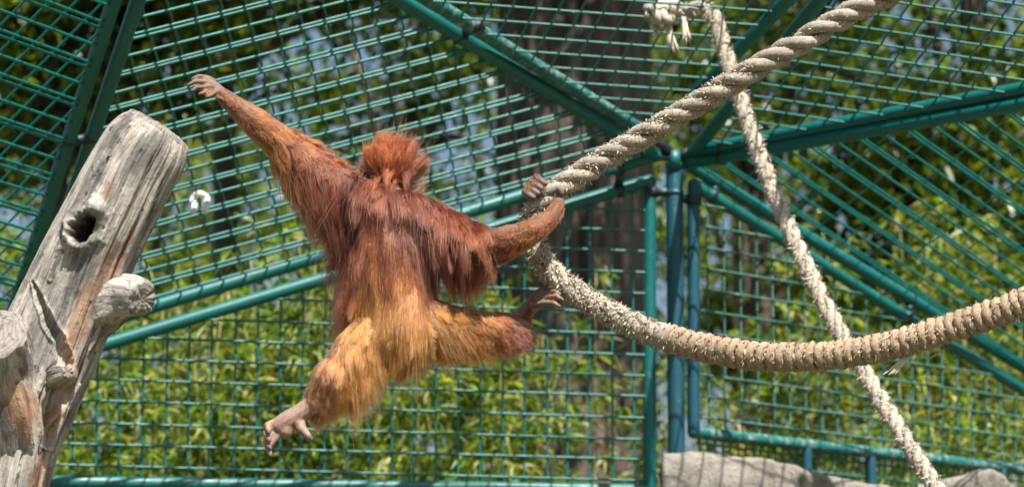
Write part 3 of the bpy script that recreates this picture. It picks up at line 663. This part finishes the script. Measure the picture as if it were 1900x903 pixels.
# binding tape and close wrapping cord on the sagging half
i0 = int((fc - .006) * 1499); i1 = int((fc + .007) * 1499); v, f = tube(c1[i0:i1 + 1], RR * 1.06, 24); link('binding_tape', mesh_np('binding_tape', v, f, M['tape']), rp)
ic = int(fc * 1499); cw = c1[ic:]; sw = s1[ic:] - s1[ic]; Lw = sw[-1]; pit = .0295; turns = Lw / pit; nn = int(turns * 14)
sq = np.linspace(0, Lw, nn); cc = np.stack([np.interp(sq, sw, cw[:, q]) for q in range(3)], 1); Tw, Aw, Bw = frames(cc)
ph = 2 * math.pi * sq / pit + .5 * np.sin(sq * 9); rj = 1 + .05 * np.sin(sq * 71) + rng.normal(0, .012, nn)
hx = cc + (np.cos(ph)[:, None] * Aw + np.sin(ph)[:, None] * Bw) * (RR * .84 * rj)[:, None] + Tw * (.017 * np.cos(ph + 1.0))[:, None]
v, f = tube(hx, .0145, 8, True, 1 + .09 * rng.normal(0, 1, (nn, 8)))
g = np.zeros((nn, 8, 3)); t8 = np.arange(8) / 8 * 6.283; g[..., 0] = np.cos(t8) * .015; g[..., 1] = np.sin(t8) * .015; g[..., 2] = (sq * 8)[:, None]; g = np.vstack([g.reshape(-1, 3), np.zeros((2, 3))])
link('wrapping_cord', mesh_np('wrapping_cord', v, f, M['wrap'], True, None, g), rp)
fray(c1, RR * 1.14, 5000, rp, [(.40, .30, .20), (.45, .345, .24), (.31, .22, .14), (.48, .39, .29)], .006, .022, .0019, fc, fe, .5)
# loose thread tail below the wrapped part
for dx, dy, L in ((0, 0, 1.0), (6, 2, .85), (-5, 3, .9), (3, -2, .7)):
    tp, _ = catmull([P(1690 + dx, 652 + dy, RY - .13), P(1676 + dx, 668, RY - .15), P(1660 + dx * 1.4, 684 * 1.0, RY - .15), P(1648 + dx * 2, 690 + 6 * L, RY - .15)], 14); v, f = tube(tp, np.linspace(.006, .0025, 14), 6); link('loose_thread', mesh_np('loose_thread', v, f, M['fray'], True, np.tile([.52, .47, .38], (len(v), 1))), rp)
tp, _ = catmull([P(1700, 652, RY - .13), P(1722, 664, RY - .13), P(1752, 648, RY - .12)], 14); v, f = tube(tp, .0022, 5); link('loose_thread', mesh_np('loose_thread', v, f, M['fray'], True, np.tile([.52, .47, .38], (len(v), 1))), rp)

# thinner rope hung from the roof mesh
def r2(px, py): return plR2.hit(px, py).y
y0 = r2(1230, 20)
r2px = [(1198, 24, y0 - .03), (1232, 20, y0 - .05), (1270, 22, y0 - .05), (1304, 17, y0 - .05), (1326, 36, y0 - .06), (1340, 80, y0 - .09), (1356, 130, y0 - .13), (1376, 190, y0 - .18), (1400, 262, y0 - .25), (1428, 338, y0 - .33), (1456, 405, y0 - .40), (1490, 480, y0 - .49), (1528, 560, y0 - .58), (1580, 650, y0 - .69), (1640, 750, y0 - .82), (1730, 895, y0 - 1.0), (1900, 1160, y0 - 1.3), (2300, 1800, y0 - 1.9)]
c2, s2 = catmull([P(*p) for p in r2px], 900); rp2 = tag(empty('thin_rope', P(1230, 20, y0)), 'thinner pale frayed rope tied to the roof mesh, slanting down behind the thick rope', 'rope')
strand_rope(c2, .0315, rp2, 'rope_pale', .20, 9)
PALE = [(.52, .47, .39), (.45, .39, .31), (.60, .55, .47), (.37, .32, .25)]
fray(c2, .033, 5000, rp2, PALE, .008, .028, .0023, 0, .62)
# frayed tails below the knot
for n_, (tx, ty, bx, by, w) in enumerate(((1238, 38, 1250, 94, 11), (1268, 30, 1275, 76, 8), (1212, 32, 1222, 62, 9))):
    for q in range(26):
        ox = rng.uniform(-w, w) * .5; ob = rng.uniform(-w, w)
        tp, _ = catmull([P(tx + ox, ty, y0 - .06 + rng.uniform(-.015, .015)), P((tx + bx) / 2 + (ox + ob) * .5, (ty + by) / 2, y0 - .08), P(bx + ob, by + rng.uniform(-9, 6), y0 - .08 + rng.uniform(-.02, .02))], 7)
        if q == 0: T_ = Acc()
        v, f = tube(tp, np.linspace(.005, .0018, 7), 5); T_.add(v, f, np.array(PALE[q % 4]) * 1.05)
    link('frayed_tail', T_.mesh('frayed_tail', M['fray']), rp2)
kn = [P(1225 + 14 * math.cos(a), 22 + 16 * math.sin(a), y0 - .06 + .05 * math.cos(a + .8)) for a in np.linspace(0, 2 * math.pi * 2.0, 60)]
kn = [k_ + Vector((.0009 * i_, 0, 0)) for i_, k_ in enumerate(kn)]; v, f = tube(kn, .018, 10, True, 1 + .08 * rng.normal(0, 1, (60, 10))); link('knot', mesh_np('knot', v, f, M['rope_pale'], True, None, np.vstack([np.repeat(np.linspace(0, 1, 60), 10)[:, None] * [0, 0, 1.0], np.zeros((2, 3))])), rp2)
a = P(1215, 37, y0 - .10); b = P(1250, 33, y0 - .10); v, f = tube([a, (a + b) / 2 + Vector((0, -.005, -.004)), b], .007, 8); tag(link('rusty_hook', mesh_np('rusty_hook', v, f, M['rust'])), 'short rusty iron hook at the rope knot on the roof mesh', 'hook')

# ------------------------------------------------------------------ the ape
OY = 11.5; OS = OY / FPX
def O(px, py, d=0): return np.array(P(px, py, OY + d))
bones = []   # p0,r0,p1,r1,part
def chain(part, *pts):
    for a, b in zip(pts[:-1], pts[1:]): bones.append((O(a[0], a[1], a[2]), a[3] * OS, O(b[0], b[1], b[2]), b[3] * OS, part))
chain('torso', (748, 606, .0, 60), (742, 545, .03, 63), (722, 455, .06, 71), (708, 392, .06, 60))
chain('torso', (650, 366, .05, 40), (708, 392, .06, 58), (795, 412, .05, 42))
chain('head', (708, 390, .06, 38), (714, 350, .07, 40), (715, 324, .07, 43))
chain('head', (715, 324, .08, 43), (694, 332, .13, 34), (682, 346, .18, 24))
chain('ear', (664, 322, .08, 6), (660, 330, .075, 7))
chain('uparm_l', (650, 364, .05, 38), (575, 312, .02, 35), (516, 262, .0, 30))
chain('forearm_l', (516, 262, .0, 30), (468, 222, -.01, 25), (428, 190, -.02, 17), (408, 172, -.02, 13))
chain('hand_l', (408, 172, -.02, 13), (390, 158, -.02, 13), (380, 154, -.02, 12))
chain('hand_l', (394, 151, -.012, 7), (386, 144.5, -.02, 5), (369, 141.5, -.035, 4.4), (357, 146, -.04, 3.4))
chain('hand_l', (386, 154, -.03, 7), (374, 151.5, -.035, 4.8), (360, 152, -.05, 4.3), (349, 158, -.055, 3.4))
chain('hand_l', (388, 161, -.035, 7), (377, 162, -.045, 4.8), (365, 162.5, -.06, 4.2), (356, 169, -.065, 3.3))
chain('hand_l', (392, 167, -.03, 6), (382, 171, -.045, 4.4), (370, 175, -.055, 3.3))
chain('hand_l', (400, 170, -.035, 6), (393, 176, -.055, 4.4), (385, 180, -.065, 3.4))
chain('uparm_r', (795, 412, .05, 42), (850, 440, -.01, 38), (905, 458, -.07, 33))
chain('forearm_r', (905, 458, -.07, 33), (945, 446, -.085, 28), (990, 427, -.085, 22), (1022, 404, -.06, 17), (1034, 386, -.03, 14))
chain('hand_r', (1034, 386, -.03, 13), (1036, 368, .05, 12), (1022, 348, .115, 14), (1000, 344, .115, 13))
for tx, ty in ((1011, 341), (1004, 350), (997, 359), (989, 367)):
    chain('hand_r', (tx + 6, ty + 2, .115, 8), (tx - 12, ty - 9, .09, 6.8), (tx - 15, ty - 11, .035, 6.6), (tx - 7, ty - 5, .002, 6.2), (tx + 1, ty, -.004, 5.2))
chain('hand_r', (1037, 370, .03, 9), (1041, 358, .0, 6.5), (1036, 351, -.008, 4.6))
chain('thigh_l', (712, 606, .03, 49), (665, 645, -.02, 43), (625, 688, -.06, 34))
chain('shin_l', (625, 688, -.06, 35), (603, 718, -.05, 30), (583, 746, -.04, 20))
chain('foot_l', (583, 746, -.05, 18), (560, 765, -.05, 19), (535, 780, -.05, 20), (518, 790, -.05, 18))
chain('foot_l', (583, 746, -.06, 17), (592, 751, -.07, 15))
chain('foot_l', (535, 780, -.05, 18), (530, 800, -.055, 14))
for a, b, c_ in (((512, 782), (496, 788), (499, 802)), ((511, 790), (493, 803), (500, 817)), ((513, 798), (494, 818), (501, 831)), ((517, 804), (497, 829), (502, 844))):
    chain('foot_l', (a[0], a[1], -.055, 8), (b[0], b[1], -.065, 6.4), (c_[0], c_[1], -.09, 4.2))
chain('foot_l', (553, 780, -.055, 13), (560, 796, -.07, 10), (575, 812, -.08, 6))
chain('thigh_r', (785, 594, .03, 47), (845, 603, .0, 36), (915, 610, .02, 31))
chain('shin_r', (915, 612, .02, 33), (940, 610, .09, 26), (958, 602, .15, 18))
chain('foot_r', (958, 602, .15, 17), (974, 582, .14, 15), (990, 562, .13, 14))
chain('foot_r', (962, 600, .14, 14), (976, 598, .13, 9), (980, 603, .11, 6))
chain('foot_r', (988, 554, .12, 8), (1003, 538, .09, 6), (1022, 531, .06, 4.4))
chain('foot_r', (992, 556, .11, 8), (1012, 543, .06, 5.6), (1030, 540, .02, 4.6), (1039, 545, .01, 3.6))
chain('foot_r', (992, 562, .10, 8), (1014, 552, .05, 5.6), (1034, 550, .0, 4.6), (1044, 556, -.01, 3.6))
chain('foot_r', (988, 568, .09, 8), (1010, 562, .04, 5.4), (1028, 562, .0, 4.6), (1038, 568, -.01, 3.6))
def capsule(bm, p0, r0, p1, r1):
    d = p1 - p0; L = np.linalg.norm(d); d = d / max(L, 1e-6); n = 12
    ph = np.linspace(.06, math.pi / 2, 5); s = np.concatenate([-np.cos(ph[:-1]) * r0, [0, L / 2, L], L + np.cos(ph[::-1][1:]) * r1]); rr = np.concatenate([np.sin(ph[:-1]) * r0, [r0, (r0 + r1) / 2, r1], np.sin(ph[::-1][1:]) * r1])
    return tube(p0 + s[:, None] * d, rr, n)
acc = Acc()
for b in bones: v, f = capsule(None, *b[:4]); acc.add(v, f)
me0 = acc.mesh('body', M['skin']); tmp = link('body_build', me0)
rm = tmp.modifiers.new('r', 'REMESH'); rm.mode = 'VOXEL'; rm.voxel_size = .0032
sm = tmp.modifiers.new('s', 'SMOOTH'); sm.factor = .5; sm.iterations = 3
dg = bpy.context.evaluated_depsgraph_get(); body_me = bpy.data.meshes.new_from_object(tmp.evaluated_get(dg)); body_me.name = 'body'
bpy.data.objects.remove(tmp, do_unlink=True)
bv = np.zeros(len(body_me.vertices) * 3, np.float32); body_me.vertices.foreach_get('co', bv); bv = bv.reshape(-1, 3).astype(float)
PARTS = ['torso', 'head', 'ear', 'uparm_l', 'forearm_l', 'hand_l', 'uparm_r', 'forearm_r', 'hand_r', 'thigh_l', 'shin_l', 'foot_l', 'thigh_r', 'shin_r', 'foot_r']
def nearest(p):
    best = np.full(len(p), 1e9); bp = np.zeros(len(p), int); bt = np.zeros(len(p)); bd = np.zeros((len(p), 3))
    for p0, r0, p1, r1, part in bones:
        d = p1 - p0; L2 = d.dot(d); t = np.clip(((p - p0) @ d) / L2, 0, 1); q = p0 + t[:, None] * d; ds = np.linalg.norm(p - q, axis=1) - (r0 + t * (r1 - r0))
        m = ds < best; best[m] = ds[m]; bp[m] = PARTS.index(part); bt[m] = t[m]; bd[m] = d / math.sqrt(L2)
    return bp, bt, bd
vp, vt, vd = nearest(bv)
skin = np.tile(np.array([.11, .036, .014]), (len(bv), 1))
for nm, c_ in (('hand_l', (.15, .09, .07)), ('hand_r', (.12, .085, .08)), ('foot_l', (.31, .20, .155)), ('foot_r', (.23, .15, .12)), ('ear', (.32, .25, .23))): skin[vp == PARTS.index(nm)] = c_
ends = [b[2] for i_, b in enumerate(bones) if b[4][:4] in ('hand', 'foot') and b[3] < 6.2 * OS and (i_ + 1 == len(bones) or np.linalg.norm(bones[i_ + 1][0] - b[2]) > 1e-6)]
for e in ends:
    dd = np.linalg.norm(bv - (e + np.array([0, -.004, .003])), axis=1); w = np.clip((.0095 - dd) / .003, 0, 1)[:, None]; skin = skin * (1 - w) + np.array([.09, .07, .07]) * w
body_me.materials.clear(); body_me.materials.append(M['skin']); body_me.polygons.foreach_set('use_smooth', np.ones(len(body_me.polygons), bool))
sa = body_me.attributes.new('tint', 'FLOAT_COLOR', 'POINT'); sa.data.foreach_set('color', np.hstack([skin, np.ones((len(skin), 1))]).astype(np.float32).ravel())
ape = tag(empty('orangutan', O(745, 620, 0)), 'young red-haired orangutan seen from behind, leaping with limbs spread, gripping the thick rope', 'orangutan')
link('body', body_me, ape)

def hair():
    me = body_me; me.calc_loop_triangles(); nt = len(me.loop_triangles); tv = np.zeros(nt * 3, np.int32); me.loop_triangles.foreach_get('vertices', tv); tv = tv.reshape(-1, 3)
    A, B, C = bv[tv[:, 0]], bv[tv[:, 1]], bv[tv[:, 2]]; nr = np.cross(B - A, C - A); ar = np.linalg.norm(nr, axis=1); nrm = nr / (ar[:, None] + 1e-12)
    vn = np.zeros(len(bv) * 3, np.float32); me.vertices.foreach_get('normal', vn) if hasattr(me.vertices[0], 'normal') else None; vn = vn.reshape(-1, 3)
    part = vp[tv[:, 0]]; dens = np.ones(nt)
    for nm, k in (('ear', 0), ('hand_l', .5), ('hand_r', .5), ('foot_l', .0), ('foot_r', .8), ('forearm_l', 1.7), ('forearm_r', 1.9), ('shin_l', 3.2), ('shin_r', 3.2), ('thigh_l', 2.0), ('thigh_r', 1.8), ('head', 1.6), ('torso', 1.2)): dens[part == PARTS.index(nm)] = k
    def sample(n, seed):
        g = np.random.default_rng(seed); pr = ar * dens; k = g.choice(nt, n, p=pr / pr.sum()); u = g.uniform(0, 1, (n, 2)); fl = u.sum(1) > 1; u[fl] = 1 - u[fl]
        p = A[k] + (B[k] - A[k]) * u[:, :1] + (C[k] - A[k]) * u[:, 1:]; n_ = vn[tv[k, 0]]; return p, n_
    ex, ez = np.array([1., 0, 0]), np.array([0, 0, 1.0])
    def px_of(p):
        v = p - np.array(CAM); k = v @ np.array(FWD); return W / 2 + FPX * (v @ np.array(RT)) / k, H / 2 - FPX * (v @ np.array(UP)) / k
    MAR = np.array([.085, .020, .009]); BRN = np.array([.16, .038, .011]); ORG = np.array([.29, .072, .014]); GLD = np.array([.40, .130, .028])
    stops = np.array([MAR, MAR * 1.15, BRN, ORG, GLD, GLD])
    def ramp(t):
        t = np.clip(t, 0, 1) * (len(stops) - 1); k = np.minimum(t.astype(int), len(stops) - 2); w = (t - k)[:, None]; return stops[k] * (1 - w) + stops[k + 1] * w
    def smooth(a, b, x): t = np.clip((x - a) / (b - a), 0, 1); return t * t * (3 - 2 * t)
    def field(p, n_, g):
        bp, bt, bd = nearest(p); X, Yp = px_of(p); N_ = len(p)
        L = np.full(N_, .05); comb = np.tile(np.array([0, 0, -1.0]), (N_, 1)); lift = np.full(N_, .35); grav = np.full(N_, .5); col_ = np.tile(BRN, (N_, 1))
        wob = 18 * np.sin(X * .045 + 1.3) + 14 * np.sin(X * .11) + g.normal(0, 16, N_)
        def lerp(a, b, t): t = np.clip(t, 0, 1)[:, None]; return a * (1 - t) + b * t
        def mk(nm): return bp == PARTS.index(nm)
        def vec(x, z, k): return np.tile(np.array([x, 0, z]), (k, 1)).astype(float)
        m = mk('torso'); t = (Yp[m] - 380) / 250
        side = np.clip((X[m] - 730) / 90, -1, 1)
        comb[m] = np.stack([-.10 + .10 * side - .10 * (side < -.4), np.zeros(m.sum()), -np.ones(m.sum())], 1); L[m] = np.interp(t, [0, .15, .6, .85, 1.1], [.10, .17, .15, .10, .07]) * np.where(side < -.5, 1.3, 1); lift[m] = .13
        col_[m] = ramp((Yp[m] + wob[m] * 1.6 - 378) / 185)
        m = mk('head'); wh = O(722, 374, -.02); rad = p[m] - wh; rad[:, 1] *= .5; rad /= np.linalg.norm(rad, axis=1)[:, None]; hd = rad.copy(); hd[:, 0] += .10
        low = smooth(352, 378, Yp[m])[:, None]; comb[m] = hd * (1 - low) + np.array([.55, 0, -.5]) * low; lift[m] = np.where(Yp[m] > 356, .3, .55); L[m] = np.where(Yp[m] > 356, .09, .085) * np.interp(X[m], [690, 720, 750], [.75, 1.0, 1.3]); grav[m] = .0
        L[m] = np.where((X[m] < 684) & (Yp[m] > 300), .012, L[m]); col_[m] = lerp(np.array([.17, .037, .008]), np.array([.075, .020, .011]), (X[m] + wob[m] * .5 - 722) / 36)  # right of head: purple-brown hair, with shade painted into the colour
        m = mk('uparm_l'); up = np.clip(n_[m][:, 2], -1, 1); hang = smooth(.5, -.4, up)
        top = smooth(.35, .75, up)[:, None]
        comb[m] = vec(.2, -1, m.sum()) * (1 - top) + top * (np.array([.9, 0, .25])); L[m] = .055 + .105 * hang; L[m] *= np.interp(X[m], [500, 530, 560, 650], [.45, .75, .95, 1.0]); lift[m] = .3; col_[m] = lerp(ORG * .75, MAR * 1.3, (X[m] + wob[m] - 530) / 80)
        m = mk('forearm_l'); comb[m] = -bd[m] + np.array([0, 0, -.2]); L[m] = np.interp(X[m], [405, 430, 470, 515], [.024, .034, .048, .07]); lift[m] = .25; grav[m] = .1; col_[m] = lerp(np.array([.24, .08, .035]), ORG * .8, (X[m] - 410) / 80)
        m = mk('uparm_r'); comb[m] = vec(.08, -1, m.sum()) + bd[m] * .12; L[m] = np.interp(X[m], [790, 830, 880, 920], [.12, .13, .095, .055]); lift[m] = .22; col_[m] = lerp(MAR * 1.4, BRN, (X[m] - 800) / 100)
        m = mk('forearm_r'); comb[m] = -bd[m] * .9 + np.array([0, 0, -.35]); L[m] = np.interp(X[m], [900, 930, 970, 1030], [.08, .05, .034, .024]); lift[m] = .22; grav[m] = .2; col_[m] = lerp(MAR * 1.2, ORG * .9, (X[m] + wob[m] - 945) / 50)
        for nm in ('hand_l', 'hand_r', 'foot_r'):
            m = mk(nm); comb[m] = bd[m]; grav[m] = 0; lift[m] = .2; col_[m] = ORG * .8
            L[m] = {'hand_l': np.interp(X[m], [383, 400, 412], [.0015, .008, .02]), 'hand_r': np.interp(Yp[m], [352, 372, 390], [.0015, .006, .02]) , 'foot_r': np.interp(X[m], [958, 985, 1004], [.022, .012, .0015])}[nm]
            if nm == 'hand_r': k9 = m & (X < 1000) & (Yp < 350); L[k9] = .016; comb[k9] = np.array([-.5, 0, .6])
        m = mk('thigh_l'); up = n_[m][:, 2]; comb[m] = vec(.30, -1, m.sum()) + bd[m] * .25; L[m] = np.interp(X[m], [590, 620, 660, 720], [.05, .062, .085, .07]) * (1 - .3 * smooth(.1, .7, up)) * (1 + .25 * smooth(0, -.6, up)); lift[m] = .12; col_[m] = lerp(ORG, GLD, (X[m] + wob[m] - 610) / 45)
        m = mk('shin_l'); comb[m] = bd[m] * .55 + vec(.22, -.7, m.sum()); L[m] = np.interp(X[m], [565, 600, 640], [.05, .065, .085]); lift[m] = .22; col_[m] = lerp(np.array([.30, .09, .035]), GLD * .95, (X[m] + wob[m] - 590) / 45)
        m = mk('thigh_r'); up = n_[m][:, 2]; comb[m] = bd[m] * .8 + vec(0, -.75, m.sum()); L[m] = np.interp(X[m], [790, 850, 900], [.075, .055, .05]) * (1 + .4 * smooth(.0, -.6, up)); lift[m] = .12; col_[m] = lerp(GLD, ORG, (X[m] + wob[m] - 825) / 80)
        m = mk('shin_r'); comb[m] = vec(.85, -.5, m.sum()); L[m] = .055; lift[m] = .25; col_[m] = lerp(ORG * .7, MAR * 1.2, (X[m] - 908) / 25)
        return L, comb, lift, grav, col_, bp
    G = np.array([0, 0, -1.0]); K = 8
    def grow(p, n_, g, jit):
        L, comb, lift, grav, c_, bp = field(p, n_, g); comb = comb / (np.linalg.norm(comb, axis=1)[:, None] + 1e-9); comb = comb + g.normal(0, jit, comb.shape)
        tang = comb - n_ * np.sum(comb * n_, 1)[:, None]; cn = np.sum(comb * n_, 1)
        d0 = tang * (1 - .5 * (lift > .8))[:, None] + n_ * np.maximum(lift, cn * .8)[:, None]; d1 = comb + G * grav[:, None]; dn = np.sum(d1 * n_, 1); d1 = d1 - n_ * np.minimum(dn + .05, 0)[:, None] * .75
        d0 /= np.linalg.norm(d0, axis=1)[:, None]; d1 /= np.linalg.norm(d1, axis=1)[:, None] + 1e-9
        L = L * g.uniform(.5, 1.25, len(p)); pts = [p - n_ * .002]; cur = pts[0]
        for k in range(1, K):
            t = (k - .5) / (K - 1); w = min(1, t * 1.5); d = d0 * (1 - w) + d1 * w; d /= np.linalg.norm(d, axis=1)[:, None] + 1e-9; cur = cur + d * (L / (K - 1))[:, None]; pts.append(cur)
        return np.stack(pts, 1), c_, bp
    g = np.random.default_rng(99); NH = 250000
    from mathutils import kdtree
    def clumps(nc, seed, jit):
        p, n_ = sample(nc, seed); gc, _, _ = grow(p, n_, g, jit); kd = kdtree.KDTree(nc)
        for i_, q in enumerate(p): kd.insert(q, i_)
        kd.balance(); return p, gc, kd
    pA, gA, kA = clumps(620, 1, .17); pB_, gB, kB = clumps(4000, 3, .10)
    idA = np.array([kA.find(q)[1] for q in pB_]); t = np.linspace(0, 1, K)[None, :, None]
    def pull(own, p, pc, gc, ids, amt, ex_, lim):
        far = np.linalg.norm(pc[ids] - p, axis=1) > lim; a = np.where(far, 0, amt); k_ = (t ** ex_) * a[:, None, None]
        return own * (1 - k_) + (gc[ids] + (p - pc[ids])[:, None] * (1 - .8 * t)) * k_
    nb_ = len(pB_); lenB = np.linalg.norm(gB[:, -1] - gB[:, 0], axis=1)[:, None, None]
    gB = gB + g.normal(0, 1, (nb_, 1, 3)) * .05 * lenB * np.sin(t * g.uniform(4, 9, (nb_, 1, 1)) + g.uniform(0, 6, (nb_, 1, 1))) * t
    bpB = nearest(pB_)[0]; sh = np.isin(bpB, [PARTS.index(q) for q in ('torso', 'uparm_l', 'uparm_r', 'thigh_l')]); mul = np.where(sh, np.where(g.uniform(0, 1, nb_) < .28, g.uniform(1.25, 1.75, nb_), g.uniform(.6, 1.0, nb_)), g.uniform(.8, 1.1, nb_))
    gB = gB[:, :1] + (gB - gB[:, :1]) * mul[:, None, None]
    gB = pull(gB, pB_, pA, gA, idA, g.uniform(.4, .95, len(pB_)), 1.2, .09)
    ph_, nh = sample(NH, 2); gh, ch, bph = grow(ph_, nh, g, .09)
    ids = np.array([kB.find(q)[1] for q in ph_ + g.normal(0, .002, ph_.shape)])
    gh = gh[:, :1] + (gh - gh[:, :1]) * mul[ids][:, None, None]
    amt = g.uniform(.5, .97, NH); st = g.uniform(0, 1, NH) < .06; amt[st] *= .1; gh[st] = gh[st][:, :1] + (gh[st] - gh[st][:, :1]) * g.uniform(1.0, 1.45, (st.sum(), 1, 1))
    leg = np.isin(bph, [PARTS.index(q) for q in ('thigh_l', 'shin_l', 'thigh_r', 'shin_r')]); amt[leg] *= .55; soft = np.where(leg, .45, 1.0)
    pts = pull(gh, ph_, pB_, gB, ids, amt, .9, .04)
    fr = g.normal(0, 1, (NH, 1, 3)) * .0020 * np.sin(t * 9 + g.uniform(0, 6, (NH, 1, 1))) * t * 1.5; pts = pts + fr
    cj = g.uniform(.7, 1.25, 4000) * g.uniform(.6, 1.3, 620)[idA]
    hcol = ch * ((1 + (cj[ids] - 1) * soft) * g.uniform(.6, 1.4, NH))[:, None]; hcol = np.clip(hcol, .006, .9)
    hc = bpy.data.hair_curves.new('fur'); hc.add_curves([K] * NH); base = np.array(ape.location)
    hc.position_data.foreach_set('vector', (pts).astype(np.float32).ravel())
    ra = hc.attributes.get('radius') or hc.attributes.new('radius', 'FLOAT', 'POINT')
    prof = np.array([1, 1, .98, .92, .84, .72, .5, .15]); ra.data.foreach_set('value', (np.repeat(g.uniform(.00034, .0006, NH)[:, None], K, 1) * prof).astype(np.float32).ravel())
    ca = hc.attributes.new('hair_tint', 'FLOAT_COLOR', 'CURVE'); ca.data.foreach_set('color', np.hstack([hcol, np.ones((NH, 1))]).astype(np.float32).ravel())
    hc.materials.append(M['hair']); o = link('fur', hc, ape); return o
hair()
